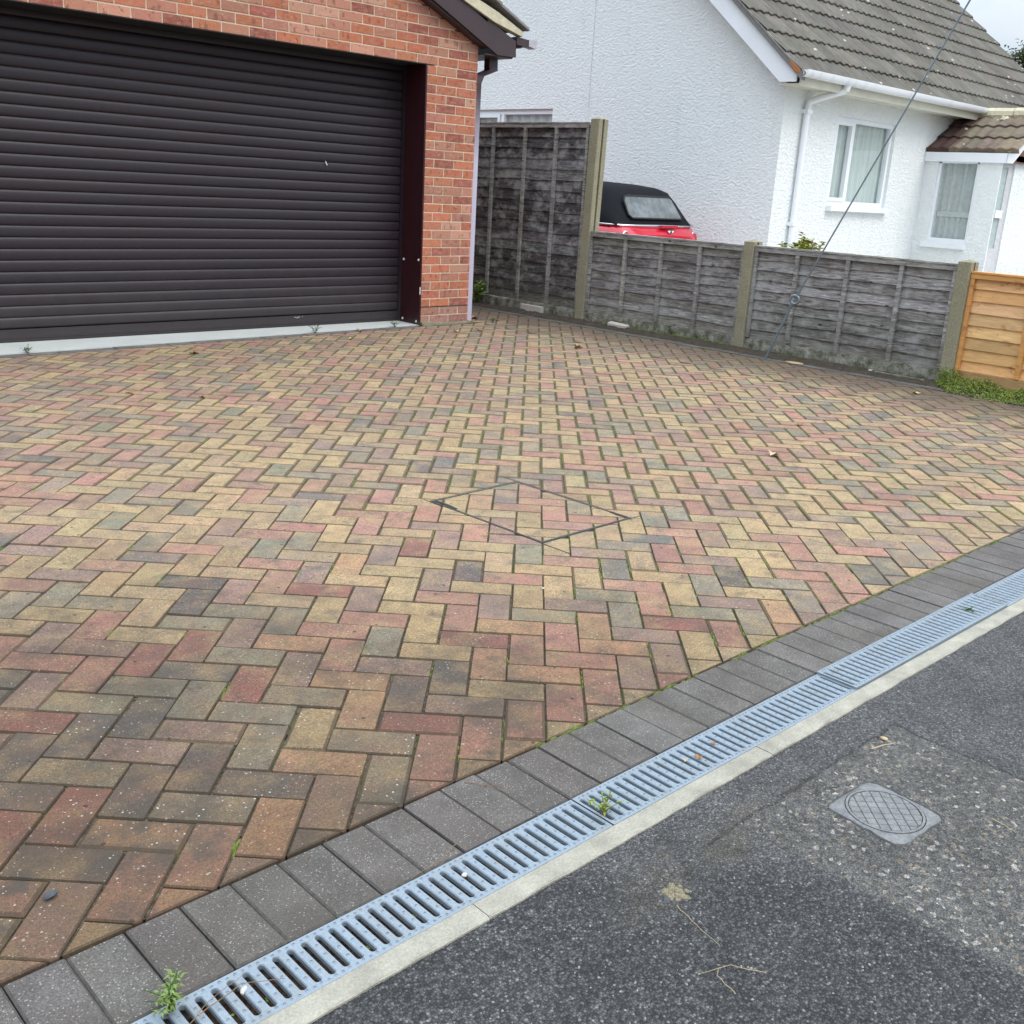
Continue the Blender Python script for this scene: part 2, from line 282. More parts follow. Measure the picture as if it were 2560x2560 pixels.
M_TRAY=simple('tray_steel',(.13,.135,.14),.5,.5,n1=(30,.4),n2=(160,.3)); M_BLACK=simple('black_gap',(.015,.016,.018),.8,bump=None)
def m_glass():
    h=H('window_glass',.03); N=h.N; L=h.L; N.remove(h.b); o=[x for x in N if x.type=='OUTPUT_MATERIAL'][0]
    t=h.n('ShaderNodeBsdfTransparent'); t.inputs[0].default_value=(.93,.97,.96,1); g=h.n('ShaderNodeBsdfGlossy'); g.inputs['Roughness'].default_value=.03
    f=h.n('ShaderNodeLayerWeight'); f.inputs[0].default_value=.5; m=h.n('ShaderNodeMixShader'); a=h.math('ADD',h.math('MULTIPLY',h.math('POWER',f.outputs['Facing'],4.),.7),.06)
    L.new(a,m.inputs[0]); L.new(t.outputs[0],m.inputs[1]); L.new(g.outputs[0],m.inputs[2]); L.new(m.outputs[0],o.inputs[0]); return h.m
M_GLASS=m_glass()
M_NET=simple('net_curtain',(.60,.64,.63),.9,n1=(3,.05),n2=(60,.04),bump=None); M_BLIND=simple('grey_net',(.50,.51,.51),.9,bump=None); M_CURT=simple('grey_curtain',(.20,.20,.16),.9,bump=None)
M_RED=simple('red_car_paint',(.52,.008,.03),.22,n1=(2,.02),n2=(40,.02),bump=None); M_RED.node_tree.nodes['Principled BSDF'].inputs['Coat Weight'].default_value=.6
M_SOFT=simple('black_soft_top',(.010,.011,.014),.95,spec=.2,bump=(400,.3,.001)); M_CHROME=simple('chrome',(.75,.75,.76),.15,1.,n1=(2,.02),n2=(30,.02),bump=None); M_RUB=simple('rubber',(.02,.02,.02),.7)
M_WINDK=simple('tinted_rear_window',(.16,.18,.19),.08,0,n1=(4,.5),n2=(9,.3),bump=None); M_GALV=simple('galvanised_wire',(.22,.27,.31),.5,.6,n1=(30,.2),n2=(200,.2)); M_DOORG=simple('grey_white_door',(.55,.55,.56),.4,bump=None)
M_BROWN=simple('porch_ply',(.15,.07,.04),.7,n1=(9,.3))

# ------------------------------------------------------------------ mesh builder
class MB:
    def __init__(s): s.v=[];s.f=[];s.mi=[];s.c=[]
    def face(s,pts,mi=0,c=None):
        i=len(s.v); s.v+= [tuple(p) for p in pts]; s.f.append(tuple(range(i,i+len(pts)))); s.mi.append(mi); s.c.append(c)
    def grid(s,rows,mi=0,c=None,close=False):
        i0=len(s.v); n=len(rows[0])
        for r in rows: s.v+=[tuple(p) for p in r]
        for a in range(len(rows)-1):
            for b in range(n if close else n-1):
                b2=(b+1)%n; s.f.append((i0+a*n+b,i0+a*n+b2,i0+(a+1)*n+b2,i0+(a+1)*n+b)); s.mi.append(mi); s.c.append(c)
    def box(s,x0,x1,y0,y1,z0,z1,mi=0,c=None):
        i=len(s.v); s.v+=[(x,y,z) for z in (z0,z1) for y in (y0,y1) for x in (x0,x1)]
        for q in ((0,2,3,1),(4,5,7,6),(0,1,5,4),(2,6,7,3),(0,4,6,2),(1,3,7,5)): s.f.append(tuple(i+k for k in q)); s.mi.append(mi); s.c.append(c)
    def prism(s,poly,fm,a,b,mi=0,c=None,cap=True):
        n=len(poly); i=len(s.v); s.v+=[fm(x,y,a) for x,y in poly]+[fm(x,y,b) for x,y in poly]
        for k in range(n):
            s.f.append((i+k,i+(k+1)%n,i+n+(k+1)%n,i+n+k)); s.mi.append(mi); s.c.append(c)
        if cap:
            s.f.append(tuple(i+k for k in range(n))[::-1]); s.mi.append(mi); s.c.append(c)
            s.f.append(tuple(i+n+k for k in range(n))); s.mi.append(mi); s.c.append(c)
    def tube(s,path,r,n=8,mi=0,c=None,cap=True):
        rows=[]; path=[Vector(p) for p in path]
        rr=r if isinstance(r,(list,tuple)) else [r]*len(path)
        t0=(path[1]-path[0]).normalized(); a=t0.orthogonal().normalized()
        for k,p in enumerate(path):
            t=(path[min(k+1,len(path)-1)]-path[max(k-1,0)]).normalized(); a=(a-t*a.dot(t)).normalized(); b=t.cross(a)
            rows.append([p+(a*math.cos(2*math.pi*q/n)+b*math.sin(2*math.pi*q/n))*rr[k] for q in range(n)])
        s.grid(rows,mi,c,True)
        if cap: s.face(rows[0][::-1],mi,c); s.face(rows[-1],mi,c)
    def mesh(s,name,mats,smooth=False):
        me=bpy.data.meshes.new(name); me.from_pydata(s.v,[],s.f)
        for m in (mats if isinstance(mats,(list,tuple)) else [mats]): me.materials.append(m)
        me.polygons.foreach_set('material_index',s.mi)
        if any(c is not None for c in s.c):
            at=me.color_attributes.new('Col','FLOAT_COLOR','CORNER'); d=[]
            for f,c in zip(s.f,s.c): d+=[*(c or (.5,.5,.5)),1.]*len(f)
            at.data.foreach_set('color',d)
        if smooth: me.polygons.foreach_set('use_smooth',[True]*len(s.f))
        me.update(); return me
    def obj(s,name,mats,parent=None,smooth=False,**k):
        return link(name,s.mesh(name,mats,smooth),parent,**k)
def link(name,me,parent=None,label=None,cat=None,group=None,kind=None,color=None,mw=None):
    o=bpy.data.objects.new(name,me); COL.objects.link(o)
    if parent is not None:
        o.parent=parent; o.matrix_parent_inverse=Matrix.Translation(-Vector(parent['_o'])) if '_o' in parent else Matrix.Identity(4)
    if mw is not None: o.matrix_basis=mw
    if label: o['label']=label
    if cat: o['category']=cat
    if group: o['group']=group
    if kind: o['kind']=kind
    if color: o.color=(*color,1)
    o['_o']=(parent['_o'] if (parent is not None and '_o' in parent) else (0.,0.,0.)) if me is None else (0.,0.,0.)
    return o
def thing(name,loc,label,cat,group=None):
    o=bpy.data.objects.new(name,None); COL.objects.link(o); o.location=loc; o['label']=label; o['category']=cat; o['_o']=tuple(float(x) for x in loc)
    if group: o['group']=group
    return o
XY=lambda x,y,h:(x,y,h)
XZ=lambda x,z,h:(x,h,z)     # polygon in XZ, extruded along Y
YZ=lambda y,z,h:(h,y,z)
def clip(P,a,b,c):
    out=[]
    for i,p in enumerate(P):
        q=P[(i+1)%len(P)]; dp=a*p[0]+b*p[1]+c; dq=a*q[0]+b*q[1]+c
        if dp>=0: out.append(p)
        if (dp>=0)!=(dq>=0):
            t=dp/(dp-dq); out.append((p[0]+(q[0]-p[0])*t,p[1]+(q[1]-p[1])*t))
    r=[]
    for p in out:
        if not r or math.hypot(p[0]-r[-1][0],p[1]-r[-1][1])>1e-4: r.append(p)
    if len(r)>1 and math.hypot(r[0][0]-r[-1][0],r[0][1]-r[-1][1])<1e-4: r.pop()
    return r if len(r)>2 else []
def area(P): return sum(P[i][0]*P[(i+1)%len(P)][1]-P[(i+1)%len(P)][0]*P[i][1] for i in range(len(P)))/2
def inset(P,d):
    n=len(P); L=[]
    for i in range(n):
        p,q=P[i],P[(i+1)%n]; dx,dy=q[0]-p[0],q[1]-p[1]; l=math.hypot(dx,dy) or 1e-9; nx,ny=-dy/l,dx/l; L.append((nx,ny,-(nx*p[0]+ny*p[1])-d))
    out=[]
    for i in range(n):
        a,b=L[i-1],L[i]; D=a[0]*b[1]-a[1]*b[0]
        if abs(D)<1e-6: out.append((P[i][0]+b[0]*d,P[i][1]+b[1]*d)); continue
        out.append(((-a[2]*b[1]+b[2]*a[1])/D,(-a[0]*b[2]+b[0]*a[2])/D))
    return out if area(out)>0 and all(a*x+b*y+c>=-1e-4 for x,y in out for a,b,c in L) else None
def block(mb,P,bot,top,ch,chz,fm=XY,c=None,tilt=(0,0),edge_mi=1):
    if area(P)<0: P=P[::-1]
    I=inset(P,ch)
    if I is None: I=inset(P,ch*.3) or P
    cx=sum(p[0] for p in P)/len(P); cy=sum(p[1] for p in P)/len(P); T=lambda p,h:fm(p[0],p[1],h+(p[0]-cx)*tilt[0]+(p[1]-cy)*tilt[1])
    n=len(P)
    mb.face([T(p,top) for p in I],0,c)
    for k in range(n):
        k2=(k+1)%n; mb.face([T(P[k],top-chz),T(P[k2],top-chz),T(I[k2],top),T(I[k],top)],edge_mi,c)
        mb.face([T(P[k],bot),T(P[k2],bot),T(P[k2],top-chz),T(P[k],top-chz)],edge_mi,c)
def rrect(x0,x1,y0,y1,r,rnd,j=.0):
    a=[(x0+r,y0),(x1-r,y0),(x1,y0+r),(x1,y1-r),(x1-r,y1),(x0+r,y1),(x0,y1-r),(x0,y0+r)]
    return [(x+rnd.uniform(-j,j),y+rnd.uniform(-j,j)) for x,y in a]
def inframe(p,m=0):
    d=Vector(p)-Vector(CAM); z=d.dot(FW)
    if z<.1: return None
    x=1280+2612*d.dot(RX)/z; y=1280+2612*d.dot(DN)/z
    return (x,y,z) if (-m<x<2560+m and -m<y<2560+m) else None
rnd=random.Random(7)
def mixc(a,b,t): return tuple(a[i]*(1-t)+b[i]*t for i in range(3))
def vary(c,r,v=.1,h=.04):
    k=1+r.uniform(-v,v); return tuple(max(.004,x*k*(1+r.uniform(-h,h))) for x in c)

# ================================================================== GROUND AND ROAD
g=MB(); g.face([(-300,-300,-.16),(400,-300,-.16),(400,400,-.16),(-300,400,-.16)]); g.obj('ground',M_SOIL,kind='structure')
g=MB()
ED=lambda X:-.0735-.006*X      # paver border line
CH0=lambda X:-.281-.006*X; CH1=lambda X:-.403-.006*X; KB=lambda X:-.450-.006*X
g.face([(-14,-5.5,-.006),(24,-5.5,-.006),(24,KB(24),-.006),(-14,KB(-14),-.006)]); g.obj('road',M_ROAD,kind='structure')
g=MB(); g.box(6.2,40,-5,30,-.14,-.03); g.obj('neighbour_drive',M_SLAB,kind='structure')

# ================================================================== DRIVEWAY
g=MB()
g.face([(-14,ED(-14)+.01,-.0068),(6.06,ED(6.06)+.01,-.0068),(6.06,9.,-.0068),(-14,9.,-.0068)])
drive=g.obj('driveway',M_JOINT,kind='structure')
drive['label']='block paved driveway laid in herringbone in front of the garage'
U=.101
def uv(u,v): return ((u+v)*S2*U,(v-u)*S2*U)
GL=lambda X:5.675+.0417*X     # front edge of the garage threshold
TR=[(.938,1.587),(.95,.951),(1.469,.959),(1.452,1.603)]   # inlaid tray, CCW
def halfplanes(P):
    o=[]
    for i in range(len(P)):
        p,q=P[i],P[(i+1)%len(P)]; dx,dy=q[0]-p[0],q[1]-p[1]; l=math.hypot(dx,dy); o.append((-dy/l,dx/l,-(-dy/l*p[0]+dx/l*p[1])))
    return o
if area(TR)<0: TR=TR[::-1]
HP=halfplanes(TR)
PAL=[((.375,.275,.155),.42),((.335,.180,.140),.24),((.225,.200,.148),.16),((.265,.178,.145),.14),((.150,.138,.125),.04)]
def pcolor(x,y,r):
    t=r.random()
    for c,p in PAL:
        if t<p: break
        t-=p
    o=PAL[r.randrange(5)][0]; c=mixc(c,o,r.random()*.3); c=vary(c,r,.12,.05)
    return c
TONE={'P':(.335,.180,.140),'R':(.235,.105,.088),'Y':(.385,.285,.155),'O':(.37,.225,.135),'G':(.225,.205,.150),'M':(.245,.172,.145),'D':(.115,.105,.098)}
# individual tones of the blocks laid in the near part of the drive: kind, column, row, tone
SPOT={}
for t in '''V0,0P V-1,-1P V1,1P V2,2M H-1,2O H0,3P V-1,3P V-2,2O H-2,1Y V0,4P H-2,5O V-2,6M H-1,6G V-1,7Y H0,7M V0,8Y V1,9Y H1,8G V1,5O V2,6G H2,5M H1,4O H-3,4R
V-3,5P H-4,3Y V-3,1D H-3,0M V-2,-2P H-2,9P H-3,8Y V-3,9D H-4,7P H-1,10Y V-4,0D H-4,-1R V-3,-3P V-5,-1O H-5,-2G V-4,-4G V-6,-2Y H-6,1O H-5,2M H-7,0G V-6,2P V-5,3G V-4,4Y
V-7,1M H-6,-3O H-7,4P H-6,5P H-8,3O V-5,-5M V-6,-6O V-7,-3G V-8,-4D V-9,-5D H-8,-5G H-9,-2M H-7,-4D V-7,-7P H-9,-6O H-10,-3M H-8,-1G V-8,0R V-9,-1G V-10,-2D V-10,-6R
V-8,-8P H-10,-7D V-9,-9M H-11,-4G H-12,-5D V3,3M V4,4Y V5,5P V6,6G V7,7O H3,6R H4,7G H5,8M V3,7P V4,8Y V5,9G V6,10D V7,11Y V8,12Y V9,13P H6,9Y H7,10G H2,9P H3,10Y
H4,11P H5,12M H6,13Y V-4,8M V-5,7Y V-6,6M V-7,5Y V-5,11R V-6,10M V-7,9O V-8,8M H-5,10Y H-6,9Y H-7,8Y H-8,7R H-5,6Y V-6,14P V-7,13P V-8,12Y V-9,11G V-11,-7R V-12,-4D
V-11,-3D H-13,-2R V-12,0P H-10,1D V-10,2R V-11,1R H-12,3Y H-11,0G V-13,3P'''.split():
    a,b=t[1:-1].split(','); SPOT[(t[0],int(a),int(b))]=TONE[t[-1]]
VAR=[]
for k in range(8):
    m=MB(); r=random.Random(50+k)
    block(m,rrect(-.0992,.0992,-.0487,.0487,.004,r,.0012),-.05,0,.0072,.0048); VAR.append(m.mesh('paver',[M_PAV['obj'],M_PAVE['obj']]))
cand=[]; stuff=MB(); inl=[]
for i in range(-40,60):
    for j in range(-30,96):
        d=(j-i)%4
        if d==0: P=[(i,j),(i+1,j),(i+1,j+2),(i,j+2)]; rot=45
        elif d==3: P=[(i,j),(i+2,j),(i+2,j+1),(i,j+1)]; rot=-45
        else: continue
        cu=sum(p[0] for p in P)/4; cv=sum(p[1] for p in P)/4; X,Y=uv(cu,cv)
        if X<-3.4 or X>6 or Y<-.3 or Y>7.5: continue
        g_=.022
        W=[(p[0]+(g_ if p[0]<cu else -g_),p[1]+(g_ if p[1]<cv else -g_)) for p in P]; W=[uv(*p) for p in W]
        if area(W)<0: W=W[::-1]
        n0=area(W); jog=(rnd.uniform(-.0012,.0012),rnd.uniform(-.0012,.0012)); W=[(x+jog[0],y+jog[1]) for x,y in W]
        Q=clip(W,.006,1,.0735-.004)                          # Y > ED + gap
        Q=Q and clip(Q,-1,0,5.775)
        if X<4.98: Q=Q and clip(Q,.0417,-1,5.675-.105)
        else: Q=Q and clip(Q,1,0,-4.99); Q=Q and clip(Q,0,-1,7.4)
        if not Q: continue
        parts=[]
        rest=Q
        for a,b,c in HP: rest=rest and clip(rest,a,b,c)
        if not rest or area(rest)<1e-6: parts.append((Q,0)); rest=None
        else: rest=Q
        for a,b,c in (HP if rest else []):      # outside pieces
            o=clip(rest,-a,-b,-c-.004) if rest else []
            if o and area(o)>3e-4: parts.append((o,0))
            rest=clip(rest,a,b,c) if rest else []
        if rest:
            for a,b,c in HP: rest=rest and clip(rest,a,b,c-.0095)
            if rest and area(rest)>2e-4: parts.append((rest,1))
        col=pcolor(X,Y,rnd); kk=('V' if d==0 else 'H',i,j)
        if kk in SPOT: col=vary(SPOT[kk],rnd,.07,.03)
        elif X+Y<1.2 and X<.3 and rnd.random()<.4: col=vary(TONE[rnd.choice('DRMG')],rnd,.1)
        h=rnd.uniform(-.0016,.0016); tl=(rnd.uniform(-.008,.008),rnd.uniform(-.008,.008))
        for q,tr in parts:
            if tr: inl.append((q,col,h)); continue
            if area(q)<4e-4: continue
            full=abs(area(q)-n0)<1e-5
            fr=inframe((X,Y,0),40); cand.append((-(n0/ (fr[2]**3)) if fr else 0,q,col,h,tl,full,X+jog[0],Y+jog[1],rot))
cand.sort(key=lambda t:t[0])
for k,(s_,q,col,h,tl,full,X,Y,rot) in enumerate(cand):
    if k<300 and s_<0:
        if full:
            mw=Matrix.Translation((X,Y,h))@Matrix.Rotation(R_(rot+(180 if rnd.random()<.5 else 0)),4,'Z')@Matrix.Rotation(tl[0],4,'X')@Matrix.Rotation(tl[1]*.6,4,'Y')
            link('paver',VAR[rnd.randrange(8)],drive,color=col,mw=mw)
        else:
            m=MB(); block(m,q,-.05,h,.003,.003,tilt=tl); m.obj('paver',[M_PAV['obj'],M_PAVE['obj']],drive,color=col)
    else: block(stuff,q,-.03,h,.0072,.0048,c=col,tilt=tl)
stuff.obj('paver_field',[M_PAV['att'],M_PAVE['att']],drive,kind='stuff')
# soldier course along the drain
r=random.Random(3); SV=[]
for k in range(6):
    m=MB(); block(m,rrect(-.0487,.0487,-.1,.1,.003,r,.0006),-.05,0,.0042,.0032); SV.append(m.mesh('edging_block',[M_SOL['obj'],M_SOLE]))
for k in range(-14,72):
    X=-1.301+.0998*k+.0499; Y=ED(X)-.1035
    c=vary(mixc((.122,.113,.107),(.100,.090,.082),.6 if X<0 else r.random()*.4),r,.09,.02)
    link('edging_block',SV[r.randrange(6)],drive,color=c,mw=Matrix.Translation((X+r.uniform(-.0008,.0008),Y,r.uniform(-.0012,.0012)))@Matrix.Rotation(-.006+r.uniform(-.004,.004),4,'Z'))
# stretcher course at the threshold and along the fence
th=math.atan(.0417); LV=[]
for k in range(4):
    m=MB(); block(m,rrect(-.099,.099,-.0485,.0485,.003,r,.0006),-.05,0,.004,.003); LV.append(m.mesh('edging_block',[M_SOL['obj'],M_SOLE]))
for k in range(40):
    X=-2.9+k*.2015
    if X>4.95: break
    link('edging_block',LV[r.randrange(4)],drive,color=vary((.15,.145,.135),r,.12),mw=Matrix.Translation((X,GL(X)-.052,r.uniform(-.001,.002)))@Matrix.Rotation(th,4,'Z'))
for k in range(36):
    Y=.3+k*.2015
    link('edging_block',LV[r.randrange(4)],drive,color=vary((.10,.098,.09),r,.15),mw=Matrix.Translation((5.829,Y,r.uniform(.0,.006)))@Matrix.Rotation(R_(90),4,'Z'))

# moss growing in the joints
ms=MB(); r=random.Random(11)
def tuft(mb,x,y,z,L,W,ang,h,r,n=7):
    ca,sa=math.cos(ang),math.sin(ang); pts=[]
    for k in range(n):
        a=2*math.pi*k/n; e=r.uniform(.7,1.2); lx,ly=math.cos(a)*L*e,math.sin(a)*W*e; pts.append((x+lx*ca-ly*sa,y+lx*sa+ly*ca,z))
    c=(x,y,z+h)
    m2=[((p[0]+x)/2+r.uniform(-.1,.1)*W,(p[1]+y)/2,z+h*r.uniform(.6,1.)) for p in pts]
    for k in range(n):
        k2=(k+1)%n; mb.face([pts[k],pts[k2],m2[k2],m2[k]]); mb.face([m2[k],m2[k2],c])
for i in range(-34,56):
    for j in range(-14,72):
        X,Y=uv(i,j)
        if not(-2<X<5.7 and ED(X)+.02<Y<5.6) or (.93<X<1.48 and .94<Y<1.61): continue
        d=(j-i)%4      # a joint runs along v beside u=i for the blocks, three rows of every four
        dens=.16+.9*max(0,min(1,(X-.6)/1.8))*(1 if math.sin(X*2.1+Y*1.3)+r.random()>.2 else .3)
        if X<0: dens=.09
        if d==2: continue
        if r.random()<dens:
            for t in range(r.randint(2,6)):
                q=uv(i+r.uniform(-.03,.03),j+r.random())
                tuft(ms,q[0],q[1],-.0065,r.uniform(.010,.026),r.uniform(.0030,.0060),R_(45)+r.uniform(-.05,.05),r.uniform(.003,.0085),r,6)
        elif r.random()<.03:
            tuft(ms,X,Y,-.006,r.uniform(.008,.016),r.uniform(.005,.010),r.random()*3,r.uniform(.006,.012),r,7)
for k in range(150):
    X=r.uniform(-.1,2.6); tuft(ms,X,ED(X)+r.uniform(-.003,.003),-.007,r.uniform(.01,.03),.004,0,r.uniform(.004,.009),r,6)
ms.obj('moss',M_MOSS,smooth=True,label='green moss growing along the joints of the block paving',cat='moss',kind='stuff')

# ================================================================== INLAID TRAY
tray=thing('manhole_cover',(1.2,1.28,0),'recessed square manhole tray filled with matching pavers, flush in the driveway','manhole cover')
def ring(mb,P,o0,o1,z0,z1):
    A=inset(P,o0) if o0 else P; B=inset(P,o1); n=4
    for k in range(4):
        k2=(k+1)%4; mb.face([(*A[k],z1),(*A[k2],z1),(*B[k2],z1),(*B[k],z1)]); mb.face([(*A[k],z0),(*A[k2],z0),(*A[k2],z1),(*A[k],z1)]); mb.face([(*B[k2],z0),(*B[k],z0),(*B[k],z1),(*B[k2],z1)])
m=MB(); ring(m,TR,.0012,.0028,-.05,.0002); m.obj('outer_frame',M_TRAY,tray)
m=MB(); ring(m,TR,.0062,.0080,-.05,.0005); m.obj('inner_frame',M_TRAY,tray)
m=MB(); m.face([(*p,-.0058) for p in TR]); m.obj('tray_base',M_JOINT,tray)
for q,col,h in inl:
    if area(q)<3e-4: continue
    m=MB(); block(m,q,-.006,h*.4,.003,.0025); m.obj('inlaid_paver',[M_PAV['obj'],M_PAVE['obj']],tray,color=col)
for (a,b) in (((.952,1.44),(1.012,1.575)),((1.462,1.06),(1.405,.975))):
    m=MB(); x0,y0=a; x1,y1=b; sx=1 if x1>x0 else -1
    m.prism([(x0,y0),(x0+.010*sx,y0),(x0+.016*sx,(y0+y1)/2),(x0+.010*sx,y1),(x0,y1)][::sx],XY,-.005,.0022); m.obj('lifting_slot',M_BLACK,tray)

# ================================================================== DRAIN
ch=thing('drainage_channel',(0,-.34,0),'long concrete drainage channel between the grey edging blocks and the road','drain')
m=MB()
for X0 in [x*.5-3 for x in range(18)]:
    X1=X0+.5; a0,a1,b0,b1=CH0(X0),CH0(X1),CH1(X0),CH1(X1)
    m.face([(X0,b0,-.075),(X1,b1,-.075),(X1,a1,-.075),(X0,a0,-.075)]); m.face([(X0,a0,-.075),(X1,a1,-.075),(X1,a1,-.004),(X0,a0,-.004)]); m.face([(X1,b1,-.075),(X0,b0,-.075),(X0,b0,-.004),(X1,b1,-.004)])
m.obj('channel_trough',M_TROUGH,ch)
r=random.Random(5)
m=MB()
xs=[-3+.02*k for k in range(451)]
rows=[]
for t in (0,.25,.5,.75,1.):
    rows.append([(x,CH0(x)+(CH1(x)-CH0(x))*t,-.045+r.uniform(-.010,.008)) for x in xs])
m.grid(rows); m.obj('leaf_litter',M_LITTER,ch,kind='stuff')
JX=[-2.40,-1.50,-.596,.31,1.214,2.12,3.02,3.93,4.83,5.8]
for a,b in zip(JX[:-1],JX[1:]):
    m=MB(); N=22; top=[];bt=[];rw=[]
    P=[(a+.0012,CH1(a)-.0012)]
    P=[(a+.0012+(b-a-.0024)*k/N,CH1(a+(b-a)*k/N)-.0012) for k in range(N+1)]; Qe=[(x,KB(x)+r.uniform(-.0022,.0022)) for x,_ in P]
    z=r.uniform(-.001,.0012)
    for k in range(N):
        m.face([(*Qe[k],z-.003),(*Qe[k+1],z-.003),(P[k+1][0],P[k+1][1]-.042,z+.0),(P[k][0],P[k][1]-.042,z)]); m.face([(P[k][0],P[k][1]-.042,z),(P[k+1][0],P[k+1][1]-.042,z),(*P[k+1],z),(*P[k],z)]); m.face([(*Qe[k],-.06),(*Qe[k+1],-.06),(*Qe[k+1],z-.003),(*Qe[k],z-.003)]); m.face([(*P[k],z),(*P[k+1],z),(*P[k+1],-.06),(*P[k],-.06)])
    m.face([(*Qe[0],-.06),(*Qe[0],z-.003),(P[0][0],P[0][1]-.042,z),(*P[0],z),(*P[0],-.06)]); m.face([(*Qe[-1],-.06),(*P[-1],-.06),(*P[-1],z),(P[-1][0],P[-1][1]-.042,z),(*Qe[-1],z-.003)][::-1])
    m.obj('edge_strip',M_CONC,ch)
# grates, one metre each
def grate_mesh():
    m=MB(); y0,y1=-.0608,.0608; pit=.0278; n=36; L=.9965
    x00=0; ht=.0025; sl=.0418; rr=.0056
    end=(L-n*pit)/2
    m.face([(0,y0,0),(end,y0,0),(end,y1,0),(0,y1,0)]) if end>0 else None
    m.face([(L-end,y0,0),(L,y0,0),(L,y1,0),(L-end,y1,0)])
    for k in range(n):
        xa=end+k*pit; xc=xa+pit/2; xb=xa+pit; hole=[]; K=5
        for q in range(K+1):
            a=math.pi*q/K; hole.append((xc+rr*math.cos(a),sl-.0+rr*math.sin(a)-.0))
        for q in range(K+1):
            a=math.pi+math.pi*q/K; hole.append((xc+rr*math.cos(a),-sl+rr*math.sin(a)))
        outer=[]
        for q,(hx,hy) in enumerate(hole):
            up=q<=K; t=(q if up else q-K-1)/K
            if t==0: outer.append((xb if up else xa,(y1 if up else y0)*.78))
            elif t==1: outer.append((xa if up else xb,(y1 if up else y0)*.78))
            elif abs(t-.2)<.01: outer.append((xb if up else xa,y1 if up else y0))
            elif abs(t-.8)<.01: outer.append((xa if up else xb,y1 if up else y0))
            else: outer.append(((xb+(xa-xb)*t) if up else (xa+(xb-xa)*t),y1 if up else y0))
        N=len(hole)
        for q in range(N):
            q2=(q+1)%N; h0,h1=hole[q],hole[q2]
            m.face([(*outer[q],0),(*outer[q2],0),(*[xc+(h1[0]-xc)*1.28,h1[1]*1.008],0),(*[xc+(h0[0]-xc)*1.28,h0[1]*1.008],0)])
            m.face([(xc+(h0[0]-xc)*1.28,h0[1]*1.008,0),(xc+(h1[0]-xc)*1.28,h1[1]*1.008,0),(*h1,-.0022),(*h0,-.0022)])
            m.face([(*h0,-.0022),(*h1,-.0022),(*h1,-.010),(*h0,-.010)])
        # pressed anti-slip dimples
        for dx,dy in ((0,.052),(0,-.052),(pit/2,.026),(pit/2,0.),(pit/2,-.026),(pit/2,.0535),(pit/2,-.0535)):
            cx,cy=xc+dx,dy
            if cx>L-.004: continue
            o=[(cx+.0034*math.cos(t*1.0472),cy+.0034*math.sin(t*1.0472),.0) for t in range(6)]; i_=[(cx+.0021*math.cos(t*1.0472),cy+.0021*math.sin(t*1.0472),.0016) for t in range(6)]
            for t in range(6): m.face([o[t],o[(t+1)%6],i_[(t+1)%6],i_[t]])
            m.face([(p[0],p[1],.0004) for p in i_])
            for t in range(6): m.face([i_[t],i_[(t+1)%6],(cx+.0021*math.cos(((t+1)%6)*1.0472),cy+.0021*math.sin(((t+1)%6)*1.0472),.0004),(cx+.0021*math.cos(t*1.0472),cy+.0021*math.sin(t*1.0472),.0004)])
    for a,b in (((0,y0),(L,y0)),((L,y0),(L,y1)),((L,y1),(0,y1)),((0,y1),(0,y0))): m.face([(*a,-.02),(*b,-.02),(*b,0),(*a,0)])
    return m.mesh('drain_grate',M_STEEL)
GM=grate_mesh(); 
for X0,z,yo,lb in ((-2.202,-.001,0,'galvanised slotted drain grate cut off by the lower left corner, under the tall weed'),(-1.2035,0,0,'nearest full galvanised drain grate, with twigs at its left end and open black slots'),(-.2015,.0005,0,'galvanised drain grate with a straggly weed in its near end and dry leaf scraps'),(.7915,.0075,.0015,'galvanised drain grate lifted slightly proud of its nearer neighbour at a dark gap'),(1.7835,.002,-.001,'farthest visible galvanised drain grate at the right edge of the photo')):
    o=link('drain_grate',GM,None,lb,'drain grate','slotted drain grates along the driveway edge',mw=Matrix.Translation((X0,(CH0(X0)+CH1(X0))/2+yo,z))@Matrix.Rotation(-.006,4,'Z'))
for X0,lb in ((2.782,'first galvanised drain grate beyond the right edge of the photo'),(3.78,'second galvanised drain grate beyond the right edge of the photo')):
    link('drain_grate',GM,None,lb,'drain grate','slotted drain grates along the driveway edge',mw=Matrix.Translation((X0,(CH0(X0)+CH1(X0))/2,0))@Matrix.Rotation(-.006,4,'Z'))

# ================================================================== STOPCOCK COVER
cv=thing('stopcock_cover',(.302,-.742,0),'round gridded water cover in a square grey plate set in the asphalt','utility cover')
PLT=[(.198,-.657),(.222,-.842),(.395,-.829),(.392,-.640)]
cx,cy=.302,-.742
def disc(r,n=40,ph=0): return [(cx+r*math.cos(2*math.pi*k/n+ph),cy+r*math.sin(2*math.pi*k/n+ph)) for k in range(n)]
P=rrect(-.094,.094,-.094,.094,.012,random.Random(1),0); ro=-.06
P=[(cx+x*math.cos(ro)-y*math.sin(ro),cy+x*math.sin(ro)+y*math.cos(ro)) for x,y in P]
m=MB(); D=disc(.0855,40)
